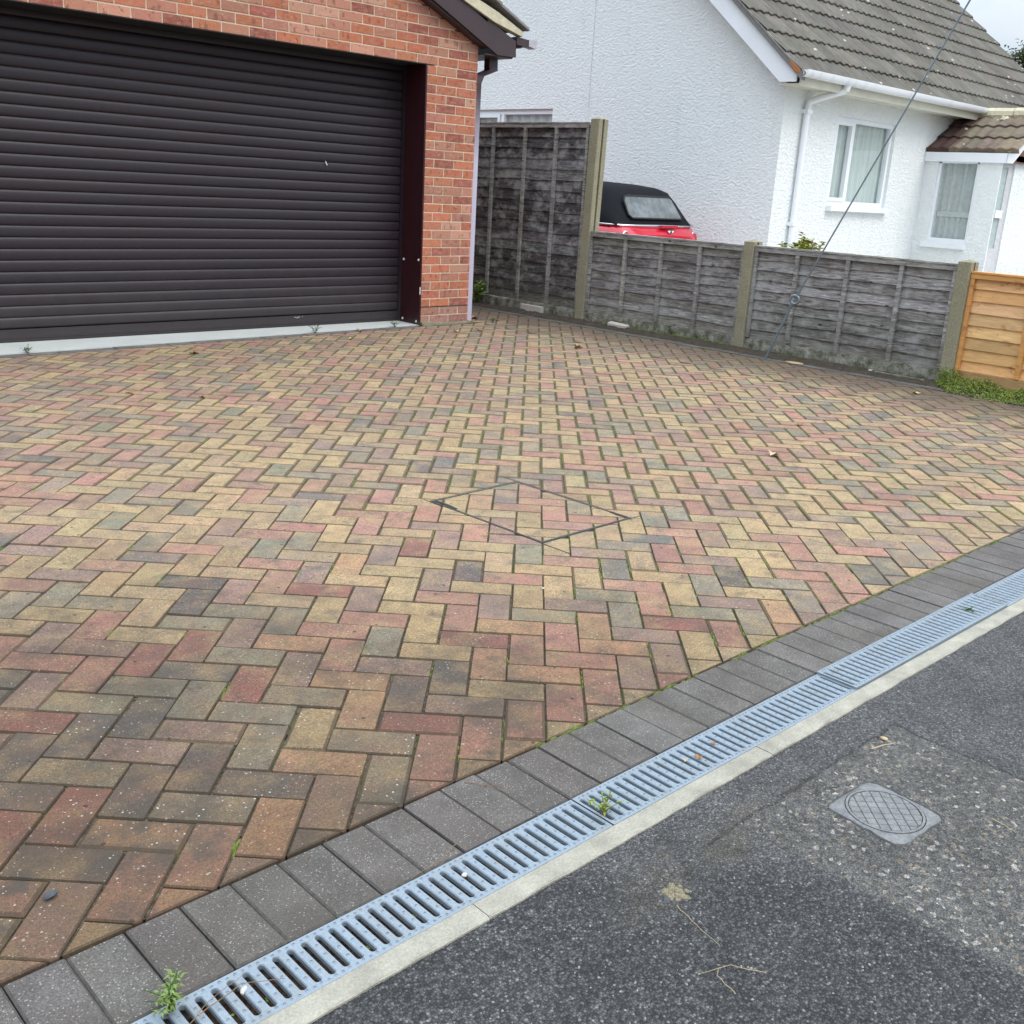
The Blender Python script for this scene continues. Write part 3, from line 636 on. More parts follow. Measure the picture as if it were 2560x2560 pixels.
# plate with round opening
outp=[]
for k in range(40):
    a=2*math.pi*k/40-ro*0; dx,dy=math.cos(a-ro),math.sin(a-ro); s=.094/max(abs(dx),abs(dy)); lx,ly=dx*s,dy*s; rl=math.hypot(lx,ly); q_=min(1,.121/rl)*(1+random.Random(k).uniform(-.03,.02)); lx*=q_; ly*=q_; outp.append((cx+lx*math.cos(ro)-ly*math.sin(ro),cy+lx*math.sin(ro)+ly*math.cos(ro)))
for k in range(40):
    k2=(k+1)%40; m.face([(*outp[k],-.0062),(*outp[k2],-.0062),(*D[k2],-.0015),(*D[k],-.0015)]); m.face([(*D[k],-.0015),(*D[k2],-.0015),(*D[k2],-.008),(*D[k],-.008)]); m.face([(*outp[k2],-.002),(*outp[k],-.002),(*outp[k],-.01),(*outp[k2],-.01)])
m.obj('surround_plate',M_COVER,cv)
m=MB(); 
for ro_,ri,z in ((.0832,.078,-.0002),):
    A=disc(ro_);B=disc(ri)
    for k in range(40):
        k2=(k+1)%40; m.face([(*A[k],z),(*A[k2],z),(*B[k2],z),(*B[k],z)]); m.face([(*A[k2],z),(*A[k],z),(*A[k],-.008),(*A[k2],-.008)]); m.face([(*B[k],z),(*B[k2],z),(*B[k2],-.003),(*B[k],-.003)])
m.obj('rim',M_COVER,cv)
m=MB(); m.face([(*p,-.0030) for p in disc(.0785)]); m.obj('lid',M_JOINT,cv)
ga=.80; stp=.0215
for i in range(-4,5):
    for j in range(-4,5):
        x0,y0=i*stp,j*stp; Q=[(x0-.0100,y0-.0100),(x0+.0100,y0-.0100),(x0+.0100,y0+.0100),(x0-.0100,y0+.0100)]
        Q=[(cx+x*math.cos(ga)-y*math.sin(ga),cy+x*math.sin(ga)+y*math.cos(ga)) for x,y in Q]
        for k in range(16):
            a=2*math.pi*k/16; Q=Q and clip(Q,-math.cos(a),-math.sin(a),.0755+cx*math.cos(a)+cy*math.sin(a))
        if Q and area(Q)>4e-5:
            m=MB(); block(m,Q,-.004,-.0006,.0012,.001,edge_mi=0); m.obj('lid_pad',M_COVER,cv)

# ================================================================== GARAGE
ga_=thing('garage',(2.19,5.86,0),'red brick double garage with a dark roller door, filling the top left','garage')
GY=5.857; XL,XR=4.334-4.36,4.334; AX=2.19; SL=.41
roofz=lambda X:2.395+ (4.905-X)*SL if X>AX else 2.395+(X-(2*AX-4.905))*SL
m=MB()
ZT=2.19
m.box(XR,4.899,GY+.0042,8.6,-.1,ZT); m.box(XL-.57,XL,GY+.0042,8.6,-.1,ZT); 
m.prism([(XL-.57,ZT),(4.899,ZT),(4.899,2.375),(AX,2.375+2.7*SL),(XL-.57,2.375)],XZ,GY+.0042,GY+.26)
m.prism([(XL-.57,ZT),(4.899,ZT),(4.899,2.4),(XL-.57,2.4)],XZ,8.35,8.6)
m.obj('wall',M_MORT,ga_)
m=MB(); m.box(XL-.5,XR+.02,6.2,8.3,-.05,ZT+.15); m.obj('interior',M_DARK,ga_)
BPAL=[((.45,.155,.082),.42),((.41,.185,.125),.32),((.31,.10,.070),.12),((.49,.26,.18),.14)]
def bcol(r):
    t=r.random()
    for c,p in BPAL:
        if t<p: break
        t-=p
    return vary(c,r,.14,.06)
r=random.Random(21)
BF=[];BH=[]
for k in range(5):
    m=MB(); block(m,rrect(-.1075,.1075,-.0325,.0325,.002,r,.0009),-.03,.0,.0022,.0022,fm=lambda x,z,h:(x,-h,z),edge_mi=0); BF.append(m.mesh('brick',M_BRK['obj']))
    m=MB(); block(m,rrect(-.0513,.0513,-.0325,.0325,.002,r,.0009),-.03,.0,.0022,.0022,fm=lambda x,z,h:(x,-h,z),edge_mi=0); BH.append(m.mesh('brick',M_BRK['obj']))
bst=MB(); nb=0
def brick(xa,xb,k,lo=None):
    global nb
    z0=.085+.075*k; zc=z0+.0375; xc=(xa+xb)/2; full=abs(xb-xa-.215)<.003; half=abs(xb-xa-.1025)<.003
    topclip=min(roofz(xa),roofz(xb))<z0+.08
    P=[(xa,z0+.005),(xb,z0+.005),(xb,z0+.07),(xa,z0+.07)]; cut=False
    if topclip:
        P=clip(P,-SL,-1,2.395+4.905*SL-.0); P=P and clip(P,SL,-1,2.395-(2*AX-4.905)*SL-.0); cut=True
    if not P or area(P)<5e-4: return
    c=bcol(r); v=inframe((xc,GY,zc),60)
    if k<=0: c=mixc(c,(.22,.17,.15),.5)
    y=GY+r.uniform(-.0012,.0016)
    if v and nb<300:
        nb+=1
        if (full or half) and not cut: link('brick',(BF if full else BH)[r.randrange(5)],ga_,color=c,mw=Matrix.Translation((xc,y,zc))@Matrix.Rotation(r.uniform(-.004,.004),4,'Y'))
        else: m=MB(); block(m,P,-.03,0,.002,.002,fm=lambda x,z,h:(x,y-h,z),edge_mi=0); m.obj('brick',M_BRK['obj'],ga_,color=c)
    else: block(bst,P,-.03,0,.002,.002,fm=lambda x,z,h:(x,y-h,z),c=c,edge_mi=0)
for k in range(-2,28):
    for base in (4.334,XL-.565):
        x=base; seq=([.1025,.215,.215] if k%2 else [.215,.215,.1025])
        for L in seq: brick(x+.001,x+L+.001,k); x+=L+.0102
for k in range(28,46):
    x=4.899-(.1025 if k%2 else .215); L0=(.1025 if k%2 else .215); xb=4.899
    while xb>XL-.57:
        brick(xb-L0,xb,k); xb-=L0+.0102; L0=.215
# returns of the piers and the side wall (bricks joined: the photo never faces them)
for k in range(-1,31):
    y=GY+.002
    while y<8.5:
        L=.215 if (k+int(y*0))%2 or y>GY+.01 else .1025
        block(bst,[(y,.09+.075*k),(y+L,.09+.075*k),(y+L,.155+.075*k),(y,.155+.075*k)],-.02,0,.002,.002,fm=lambda a,b,h:(4.905+h*1,a,b),c=bcol(r),edge_mi=0); y+=L+.0102
bst.obj('brickwork',M_BRK['att'],ga_,kind='stuff')
m=MB(); m.box(4.336,4.903,GY-.0012,GY+.02,.2325-.075,.2375-.075); m.obj('damp_course',M_BLACK,ga_)
m=MB(); m.prism([(4.334,0),(4.93,0),(4.93,.006),(4.334,.03)],XZ,GY-.03,GY+.01); m.obj('mortar_haunch',M_POST,ga_)
# threshold slab
m=MB(); P=[(-2.9,GL(-2.9)),(4.334,GL(4.334)),(4.334,6.22),(-2.9,6.22)]; m.prism(P,XY,-.08,.004); m.obj('threshold',M_SILL,ga_)
# roller door with separate slats
dr=MB(); dr.box(XL-.02,XR-.004,6.20,6.235,.0,2.3); door=dr.obj('roller_door',M_DARK,ga_)
prof=[(.001,.0),(-.0050,.004),(-.0075,.014),(-.0085,.028),(-.0082,.044),(-.0070,.058),(-.0045,.068),(-.000,.0745),(.004,.0782)]
m=MB(); m.grid([[(x,6.178+a,b) for a,b in prof] for x in (XL-.02,XR-.018)][::-1]); SLM=m.mesh('slat',M_SLAT,True)
for k in range(27):
    link('slat',SLM,door,mw=Matrix.Translation((0,0,.098+.0785*k)))
m=MB(); m.box(XL-.02,XR-.018,6.160,6.18,.012,.094); m.box(XL-.02,XR-.018,6.155,6.165,.030,.034); m.obj('bottom_rail',M_SLAT,door)
m=MB(); m.box(XL-.02,XR-.018,6.162,6.19,.0,.013); m.obj('rubber_seal',M_RUB,door)
m=MB(); m.face([(3.515,6.158,1.365),(3.53,6.158,1.352),(3.540,6.158,1.33),(3.532,6.158,1.325),(3.522,6.158,1.34)]); m.obj('bird_dropping',M_PEB,door)
m=MB()
for k in range(9): x=3.20+r.random()*.09; z=.068+r.random()*.014; m.face([(x,6.1585,z),(x+.006,6.1585,z),(x+.005,6.1585,z+.008),(x+.001,6.1585,z+.007)])
m.obj('scuff_mark',M_PEB,door)
m=MB(); m.box(XR-.017,XR-.001,GY-.006,6.20,.004,ZT); rev=m.obj('reveal_board',M_MAHOG,ga_)
m=MB(); m.box(XR-.021,XR-.017,6.128,6.162,.004,ZT); m.obj('door_guide',M_SLAT,ga_)
m=MB(); m.box(XL+.001,XL+.017,GY-.004,6.20,.004,ZT); m.obj('reveal_board',M_MAHOG,ga_)
for y,z in ((6.093,.564),(5.882,.574),(6.092,.036),(5.893,.030)):
    m=MB(); o=[(XR-.0175,y+.012*math.cos(t*math.pi/6),z+.012*math.sin(t*math.pi/6)) for t in range(12)]; i_=[(XR-.024,y+.008*math.cos(t*math.pi/6),z+.008*math.sin(t*math.pi/6)) for t in range(12)]
    for t in range(12): m.face([o[t],o[(t+1)%12],i_[(t+1)%12],i_[t]])
    m.face(i_); m.obj('bolt',M_BOLT,rev)
m=MB(); m.box(XR-.0195,XR-.012,GY-.0075,GY-.005,.275,.34); m.obj('tape_scrap',M_WHITE,rev)
m=MB(); m.box(XL+.02,XR-.02,GY+.02,6.19,ZT-.004,ZT+.02); m.obj('lintel_soffit',M_DARK,ga_)
m=MB(); m.box(XL-.05,XR+.08,GY-.001,GY+.02,ZT-.007,ZT-.001); m.obj('lintel',M_BLACK,ga_)
# roof verge
BY=5.75
bargeR=[(AX,3.60),(AX,3.405),(4.298,2.665),(5.036,2.334),(5.258,2.338),(5.248,2.47),(4.623,2.698)]
bargeR=[(AX,2.665+(4.298-AX)*.445),(4.298,2.665),(5.036,2.334),(5.258,2.338),(5.248,2.47),(4.623,2.698),(4.298,2.698+.325*.40),(AX,2.698+(4.623-AX)*.42)]
def split(P,fm,a,b,mb):   # fan prism for a slim polygon given as lower chain then upper chain
    lo=P[:4]; up=P[4:][::-1]
    n=min(len(lo),len(up))
    for k in range(n-1):
        q=[lo[k],lo[k+1],up[k+1],up[k]]; mb.prism(q,fm,a,b)
m=MB(); bl=[(AX,3.603),(4.298,2.665),(4.9,2.395),(5.036,2.334),(5.258,2.338)]; bu=[(AX,3.795),(4.298,2.845),(4.7,2.675),(4.95,2.585),(5.248,2.47)]
for k in range(4): m.prism([bl[k],bl[k+1],bu[k+1],bu[k]],XZ,BY,BY+.02)
m.obj('bargeboard',M_BARGE,ga_)
m=MB(); mir=lambda P:[(2*AX-x,z) for x,z in P]; bl2,bu2=mir(bl),mir(bu)
for k in range(4): m.prism([bl2[k],bu2[k],bu2[k+1],bl2[k+1]],XZ,BY,BY+.02)
m.obj('bargeboard',M_BARGE,ga_)
m=MB(); m.box(4.905,5.235,BY+.02,8.7,2.325,2.335); m.box(5.225,5.24,BY+.02,8.7,2.335,2.47); m.prism([(4.2,2.685),(4.2,2.74),(4.93,2.43),(4.93,2.375)],XZ,BY+.0205,GY+.0)
m.prism([(AX,3.60),(AX,3.63),(4.2,2.74),(4.2,2.71)],XZ,BY+.02,GY+.02); m.obj('soffit',M_BARGE,ga_)
# cream mortar verge under the tiles
vl=[(AX,3.797),(4.298,2.847),(4.623,2.705),(4.964,2.590),(5.31,2.513)]; vu=[(AX,3.87),(4.298,2.92),(4.68,2.765),(5.0,2.672),(5.304,2.556)]
m=MB()
for k in range(4): m.prism([vl[k],vl[k+1],vu[k+1],vu[k]],XZ,BY-.02,BY+.05)
vl2,vu2=mir(vl),mir(vu)
for k in range(4): m.prism([vl2[k],vu2[k],vu2[k+1],vl2[k+1]],XZ,BY-.02,BY+.05)
m.obj('verge_mortar',M_VERGE,ga_)
roof=MB(); 
for sgn in (1,-1):
    P=[(4.9,2.60),(AX,3.86),(AX,3.84),(4.9,2.58)]; P=P if sgn>0 else mir(P)[::-1]; roof.prism(P,XZ,BY,8.8)
rf=roof.obj('roof',M_GREY,ga_)
m=MB()
for k in range(9):      # tile courses, front verge edges step down the slope
    x1=5.365-k*.345; z1=2.566+k*.345*.455
    for sgn in (1,-1):
        P=[(x1,z1),(x1,z1+.022),(x1-.37,z1+.022+.16),(x1-.37,z1+.16)]; P=P if sgn>0 else mir(P)[::-1]
        y=BY-.05+r.uniform(-.006,.006)
        while y<8.8: m.prism(P,XZ,y,min(y+.33,8.8)); y+=.334
m.obj('tile_courses',M_GREY,rf,kind='stuff')
# gutter, outlet, swan neck and downpipe
m=MB(); pr=[(5.262,2.505),(5.268,2.455),(5.30,2.425),(5.345,2.425),(5.372,2.455),(5.378,2.505)]
m.grid([[(x,y,z) for x,z in pr] for y in (BY+.03,8.8)]); m.face([(x,BY+.03,z) for x,z in pr]); gut=m.obj('gutter',M_BARGE,ga_)
m=MB(); P=[(5.40,2.50),(5.40,2.452),(5.50,2.435),(5.515,2.51)]; m.prism(P,XZ,BY+.0,BY+.09); m.obj('gutter_end',M_PIPE and simple('pale_gutter_end',(.42,.40,.44),.5),gut)
m=MB(); P=[(5.262,2.51),(5.262,2.445),(5.41,2.44),(5.41,2.50)]; m.prism(P,XZ,BY+.0,BY+.08); m.obj('gutter_joint',M_BARGE,gut)
dp=MB(); 
def sq(x0,x1,y0,y1,z): return [(x0,y0,z),(x1,y0,z),(x1,y1,z),(x0,y1,z)]
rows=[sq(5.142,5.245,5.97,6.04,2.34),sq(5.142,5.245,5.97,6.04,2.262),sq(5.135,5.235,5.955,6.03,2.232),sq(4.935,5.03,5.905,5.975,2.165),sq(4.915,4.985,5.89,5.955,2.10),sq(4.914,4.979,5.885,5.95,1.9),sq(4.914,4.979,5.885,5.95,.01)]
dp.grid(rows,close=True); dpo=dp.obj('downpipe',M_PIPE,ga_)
# ================================================================== WHITE HOUSE
wh=thing('white_house',(13,9.6,0),'white rendered bungalow with a grey tiled roof behind the fence','house')
HX,HY=9.0,5.34; ZB=-.1; P40=math.tan(R_(40)); RZ=lambda Y:2.6+(Y-5.05)*P40; RYD=9.6
m=MB()
gz=lambda Y:min(RZ(Y),RZ(2*RYD-Y))-.06
wy0,wy1,wz0,wz1=8.916,11.2,1.15,2.262
def gw(a,b,z0,z1): m.box(HX,HX+.25,a,b,z0,z1)
m.box(HX,HX+.25,HY,wy0,ZB,wz1); m.box(HX,HX+.25,wy0,wy1,ZB,wz0); m.box(HX,HX+.25,wy1,13.8,ZB,wz1)
m.prism([(HY,wz1),(13.8,wz1),(13.8,gz(13.8)),(RYD,gz(RYD)),(HY,gz(HY))],YZ,HX,HX+.25)
# front wall with window opening
fx0,fx1,fz0,fz1=10.177,11.632,1.232,2.255
m.box(HX+.25,fx0,HY,HY+.25,ZB,2.62); m.box(fx0,fx1,HY,HY+.25,ZB,fz0); m.box(fx0,fx1,HY,HY+.25,fz1,2.62); m.box(fx1,17.0,HY,HY+.25,ZB,2.62)
m.box(16.75,17,HY+.25,13.8,ZB,2.6); m.box(HX+.25,16.75,13.55,13.8,ZB,2.6)
m.obj('wall',M_STUC,wh)
m=MB(); m.box(HX-.004,HX-.001,8.262,8.268,2.262,4.9); m.obj('render_joint',M_DOORG,wh)
# windows
def window(par,fm,a0,a1,z0,z1,mull,casement,name='window',fw=.055,curt=M_NET,dep=.07):
    """fm(a,z,d): a along the wall, d depth inward"""
    f=MB()
    def bx(p0,p1,q0,q1,d0,d1,mb): mb.prism([(p0,q0),(p1,q0),(p1,q1),(p0,q1)],fm,d0,d1)
    bx(a0,a1,z1-fw,z1,.04,.10,f); bx(a0,a1,z0,z0+fw,.04,.10,f); bx(a0,a0+fw,z0+fw,z1-fw,.04,.10,f); bx(a1-fw,a1,z0+fw,z1-fw,.04,.10,f)
    for q in mull: bx(q-.028,q+.028,z0+fw,z1-fw,.04,.10,f)
    w_=f.obj(name,M_WHITE,par)
    for (c0,c1) in casement:
        g_=MB(); e=.042; zz0,zz1=z0+fw-.002,z1-fw+.002
        bx(c0,c1,zz1-e,zz1,.028,.085,g_); bx(c0,c1,zz0,zz0+e,.028,.085,g_); bx(c0,c0+e,zz0+e,zz1-e,.028,.085,g_); bx(c1-e,c1,zz0+e,zz1-e,.028,.085,g_); g_.obj('casement',M_WHITE,w_)
    xs=[a0+fw]+sum([[q-.028,q+.028] for q in mull],[])+[a1-fw]
    for k in range(0,len(xs),2):
        p=MB(); p.face([fm(xs[k],z0+fw,dep),fm(xs[k+1],z0+fw,dep),fm(xs[k+1],z1-fw,dep),fm(xs[k],z1-fw,dep)]); p.obj('pane',M_GLASS,w_)
    c=MB(); n=90; rows=[]
    for z in (z0,z1): rows.append([fm(a0+(a1-a0)*k/n,z,.125+.018*math.sin(k*.9)+.012*math.sin(k*2.3+1)) for k in range(n+1)])
    c.grid(rows); c.obj('net_curtain',curt,w_,True)
    b=MB(); bx(a0-.02,a1+.02,z0-.02,z1+.02,.6,.61,b); b.obj('room_back',M_CURT,w_)
    return w_
fF=lambda a,z,d:(a,HY+d,z); fG=lambda a,z,d:(HX+d,a,z)
w1=window(wh,fF,fx0,fx1,fz0,fz1,[10.655],[(10.225,10.63)])
m=MB(); m.prism([(fx0-.0,1.168),(fx1+.03,1.168),(fx1+.03,1.228),(fx0-.0,1.228)],XZ,HY-.07,HY+.06); m.obj('sill',M_WHITE,w1)
w2=window(wh,fG,wy0,wy1,wz0,2.238,[9.93,10.55],[(9.98,10.5)],fw=.040)
m=MB(); m.box(HX+.03,HX+.14,wy0,wy1,2.238,2.262); m.obj('head_trim',M_DOORG,w2)
# roof
rf=MB(); ov=.25
rf.face([(8.72,5.03,2.585),(17.2,5.03,2.585),(17.2,RYD,RZ(RYD)-.012),(8.72,RYD,RZ(RYD)-.012)]); rf.face([(17.2,14.17,2.585),(8.72,14.17,2.585),(8.72,RYD,RZ(RYD)-.012),(17.2,RYD,RZ(RYD)-.012)])
roof2=rf.obj('roof',M_GREY,wh)
def tile_mesh(kind,W=.30,Lr=.40,amp=.019,rolls=2,drop=.018):
    # local: x along eaves, y up the slope, z normal
    m=MB(); n=6*rolls; pf=[]
    for k in range(n+1):
        t=k/n; ph=(t*rolls)%1.; z=amp*(math.sin(math.pi*ph*1.0)**2 if True else 0); pf.append((t*W,z))
    m.grid([[(x,0,z+.020) for x,z in pf],[(x,.010,z+.026) for x,z in pf],[(x,Lr,z-.004) for x,z in pf]])
    m.grid([[(x,.008,-drop) for x,z in pf],[(x,0,z+.020) for x,z in pf]])
    return m
TM=tile_mesh('obj').mesh('roof_tile',M_TILE['obj'],False)
r=random.Random(31); st=MB(); base=tile_mesh('att'); nt=0
Rm=Matrix.Rotation(R_(40),4,'X')
gauge=.352
tl=[]
for row in range(17):
    for c in range(28):
        x=8.735+c*.3005; s=row*gauge; y=4.975+s*math.cos(R_(40)); z=2.60+(y-5.05)*P40
        fr=inframe((x+.15,y+.1,z),60); tl.append((fr[2] if fr else 99,x,y,z,row))
tl.sort(key=lambda t:t[0])
def tcol(r): return vary((.132,.122,.106),r,.16,.03)
for k,(d,x,y,z,row) in enumerate(tl):
    mw=Matrix.Translation((x+r.uniform(-.003,.003),y,z+r.uniform(0,.004)))@Rm@Matrix.Rotation(r.uniform(-.008,.008),4,'Z')
    c=tcol(r)
    if k<300 and d<90: link('roof_tile',TM,roof2,color=c,mw=mw)
    else:
        i0=len(st.v); st.v+=[tuple(mw@Vector(v)) for v in base.v]; st.f+=[tuple(i0+q for q in f) for f in base.f]; st.mi+=base.mi; st.c+=[c]*len(base.f)
Rb=Matrix.Rotation(R_(180),4,'Z')@Matrix.Rotation(R_(40),4,'X')
for row in range(17):
    for c in range(28):
        x=9.04+c*.3005; s=row*gauge; y=2*RYD-(4.975+s*math.cos(R_(40))); z=2.60+((2*RYD-y)-5.05)*P40
        mw=Matrix.Translation((x,y,z))@Rb; i0=len(st.v); st.v+=[tuple(mw@Vector(v)) for v in base.v]; st.f+=[tuple(i0+q for q in f) for f in base.f]; st.mi+=base.mi; st.c+=[tcol(r)]*len(base.f)
st.obj('tile_courses',M_TILE['att'],roof2,kind='stuff')
m=MB()
for k in range(19): m.tube([(8.72+k*.45,RYD,RZ(RYD)+.0),(8.72+k*.45+.44,RYD,RZ(RYD)+.01)],.11,10)
m.obj('ridge_tiles',M_GREY,roof2,kind='stuff')
# bargeboard, soffit, verge of the gable
BX=8.78
def slopeprism(mb,x0,x1,ya,yb,off0,off1,ycut=None):
    # band parallel to the slope between vertical offsets off0..off1 from the roof line
    mb.prism([(ya,RZ(ya)+off0),(yb,RZ(yb)+off0),(yb,RZ(yb)+off1),(ya,RZ(ya)+off1)],YZ,x0,x1)
m=MB(); slopeprism(m,BX,BX+.02,5.295,RYD,-.325,-.075); m.prism([(5.09,2.478),(5.295,RZ(5.295)-.325),(5.295,RZ(5.295)-.075),(5.09,RZ(5.09)-.055)],YZ,BX,BX+.02)
m.obj('bargeboard',M_WHITE,wh)
m=MB(); m.prism([(RYD,RZ(RYD)-.285),(14.17,RZ(5.03)-.285),(14.17,RZ(5.03)-.055),(RYD,RZ(RYD)-.055)],YZ,BX,BX+.02); m.obj('bargeboard',M_WHITE,wh)
m=MB(); slopeprism(m,BX+.02,HX-.001,5.3,RYD,-.300,-.288); m.obj('verge_soffit',M_CREAM,wh)
m=MB(); slopeprism(m,BX-.045,BX+.03,5.0,RYD,-.072,.012); m.obj('undercloak',M_GREY,wh)
m=MB(); m.prism([(5.02,2.555),(5.09,2.58),(5.17,2.665),(5.16,2.69),(5.03,2.60)],YZ,BX-.05,BX-.005); m.obj('broken_verge_tile',M_RUST,wh)
m=MB(); m.box(BX+.02,17.1,5.045,5.06,2.44,2.60); m.box(BX+.02,17.1,5.06,HY-.001,2.455,2.465); m.obj('soffit',M_CREAM,wh)
m=MB(); pr=[]
for k in range(9): a=math.pi*k/8; pr.append((4.985-.055*math.cos(a),2.59-.072*math.sin(a)))
m.grid([[(x,y,z) for y,z in pr] for x in (BX-.03,17.15)]); m.grid([[(x,y*.97+4.985*.03,z+.004) for y,z in pr] for x in (17.15,BX-.03)]); m.face([(BX-.03,y,z) for y,z in pr]); gt=m.obj('gutter',M_WHITE,wh,True)
for X in (8.86,9.02,9.28,9.62,9.78,10.0,11.1,12.2,13.15,13.8,14.05,15.1,16.2):
    m=MB(); pr2=[(4.985-.061*math.cos(math.pi*k/8),2.592-.079*math.sin(math.pi*k/8)) for k in range(9)]; m.grid([[(x,y,z) for y,z in pr2] for x in (X-.012,X+.012)]); m.obj('gutter_bracket',M_WHITE,gt,True)
m=MB(); dpx=[(9.70,5.0,2.545),(9.70,5.02,2.47),(9.50,5.22,2.375),(9.42,5.285,2.33),(9.405,5.29,2.25),(9.405,5.29,.0)]
m.tube([dpx[0],dpx[1]],.044,10); m.tube(dpx[1:],.037,10); d2=m.obj('downpipe',M_WHITE,wh,True)
for z in (2.23,1.0): m=MB(); m.box(9.355,9.455,5.25,HY,z-.02,z+.02); m.obj('pipe_clip',M_WHITE,d2)
# ---- porch
po=MB(); PX,PY=12.58,4.31
a0,a1,b0,b1=4.60,5.15,.84,1.88
T_=.16
po.box(PX,PX+.03,PY,a0,ZB,1.90); po.box(PX,PX+T_,a0,a1,ZB,b0); po.box(PX,PX+T_,a1,HY-.001,ZB,1.90); po.box(PX+T_,PX+.17,PY+.09,PY+T_,ZB,1.9)
po.box(13.0,14.2,PY,PY+T_,ZB,1.98); po.box(14.04,14.2,PY+T_,HY-.001,ZB,1.98)
porch=po.obj('porch',M_STUC,wh)
fP=lambda a,z,d:(PX+d,a,z)
f=MB()
def bx(p0,p1,q0,q1,d0,d1,mb,fm): mb.prism([(p0,q0),(p1,q0),(p1,q1),(p0,q1)],fm,d0,d1)
bx(a0,a1,b0,b0+.05,.02,.09,f,fP); bx(a0,a0+.035,b0+.05,b1,.02,.09,f,fP); bx(a1-.035,a1,b0+.05,b1,.02,.09,f,fP); bx(a0,a1,b1-.03,b1,.02,.09,f,fP); f.obj('side_window',M_WHITE,porch)
f=MB(); f.face([fP(a0,b0,.05),fP(a1,b0,.05),fP(a1,b1,.05),fP(a0,b1,.05)]); f.obj('side_pane',M_GLASS,porch)
f=MB(); bx(a0-.0,a1+.06,.765,.832,-.05,.05,f,fP); f.obj('sill',M_WHITE,porch)
f=MB(); f.box(13.10,13.12,4.5,5.3,ZB,1.95); f.box(12.75,14.0,5.30,5.33,ZB,1.95); f.obj('inner_wall',M_NET,porch)
f=MB(); f.grid([[fP(4.58+.62*k/60,z,.10+.014*math.sin(k*.8)+.008*math.sin(k*2.1)) for k in range(61)] for z in (.8,1.9)]); f.obj('net_curtain',M_BLIND,porch,True)
f=MB(); f.box(PX+.085,PX+.095,4.6,5.1,1.17,1.24); f.obj('inner_rail',M_BLIND,porch)
f=MB(); f.box(12.61,12.999,PY+.02,PY+.05,ZB,.80); f.box(12.61,12.63,PY+.02,PY+.05,.80,1.9); f.box(12.85,12.999,PY+.02,PY+.05,.80,1.9); f.box(12.63,12.85,PY+.02,PY+.05,1.82,1.9); f.obj('door',M_DOORG,porch)
f=MB(); f.face([(12.63,PY+.035,.80),(12.85,PY+.035,.80),(12.85,PY+.035,1.82),(12.63,PY+.035,1.82)]); f.obj('door_pane',simple('frosted_pane',(.40,.48,.47),.3,bump=None),porch)
f=MB(); f.box(12.60,14.12,PY-.06,PY+.12,1.885,1.899); f.obj('porch_ceiling',M_BROWN,porch)
f=MB(); f.box(12.64,12.86,PY-.002,PY+.02,1.19,1.29); f.obj('letter_plate',M_WHITE,porch)
f=MB(); f.prism([(12.64,1.9),(14.15,1.9),(13.4,2.34)],XZ,PY+.0,PY+.05); f.obj('gable_infill',M_BROWN,porch)
f=MB(); f.box(PX-.045,PX-.02,PY-.06,HY-.002,1.868,1.985); f.box(PX-.02,PX+.1,PY-.06,HY-.002,1.868,1.875)
f.obj('fascia',M_WHITE,porch)
PR=math.tan(R_(30)); pz=lambda X:2.02+(X-12.547)*PR
f=MB(); f.prism([(PX-.045,1.868),(PX-.03,1.985),(13.40,pz(13.40)-.03),(13.40,pz(13.40)-.15),(12.68,1.868)],XZ,PY-.09,PY-.065)
f.prism([(14.255,1.868),(14.1,1.868),(13.40,pz(13.40)-.15),(13.40,pz(13.40)-.03),(14.24,1.985)],XZ,PY-.09,PY-.065); f.obj('bargeboard',M_WHITE,porch)
f=MB(); f.face([(12.54,PY-.08,2.0),(13.4,PY-.08,pz(13.4)-.02),(13.4,HY-.002,pz(13.4)-.02),(12.54,HY-.002,2.0)]); f.face([(14.26,HY-.002,2.0),(13.4,HY-.002,pz(13.4)-.02),(13.4,PY-.08,pz(13.4)-.02),(14.26,PY-.08,2.0)]); f.obj('roof_deck',M_GREY,porch)
pt=tile_mesh('obj',.305,.36,.022,1,.035).mesh('porch_tile',M_TILE['obj'])
PB=Matrix.Rotation(R_(-90),4,'Z')@Matrix.Rotation(R_(30),4,'X')   # tile x -> -Y, up-slope -> +X
for row in range(3):
    for c in range(8):
        y=HY-.01-c*.152; 
        if y<PY-.05: continue
        s=row*.32; X=12.53+s*math.cos(R_(30)); mw=Matrix.Translation((X,y,pz(X)))@PB@Matrix.Diagonal((.5,1,1,1))
        col=(.075,.045,.04) if c<2 else vary((.17,.135,.10),r,.2,.06)
        link('porch_tile',pt,porch,color=col,mw=mw)
PB2=Matrix.Rotation(R_(90),4,'Z')@Matrix.Rotation(R_(30),4,'X')
for row in range(3):
    for c in range(7):
        y=PY-.06+c*.152; s=row*.32; X=14.27-s*math.cos(R_(30)); mw=Matrix.Translation((X,y,pz(26.8-X)))@PB2@Matrix.Diagonal((.5,1,1,1)); link('porch_tile',pt,porch,color=vary((.2,.17,.13),r,.15),mw=mw)
for k in range(3): m=MB(); y0=PY-.07+k*.36; m.tube([(13.40,y0,pz(13.4)+.005),(13.40,min(y0+.35,HY-.005),pz(13.4)+.01)],.085,10); m.obj('ridge_tile',M_VERGE,porch)
m=MB()
for k in range(7): tuft(m,13.27+r.uniform(-.08,.08),4.75+r.uniform(-.14,.14),pz(13.27)+.005,r.uniform(.03,.06),r.uniform(.03,.05),r.random()*3,r.uniform(.03,.05),r)
m.obj('mortar_lump',M_VERGE,porch)
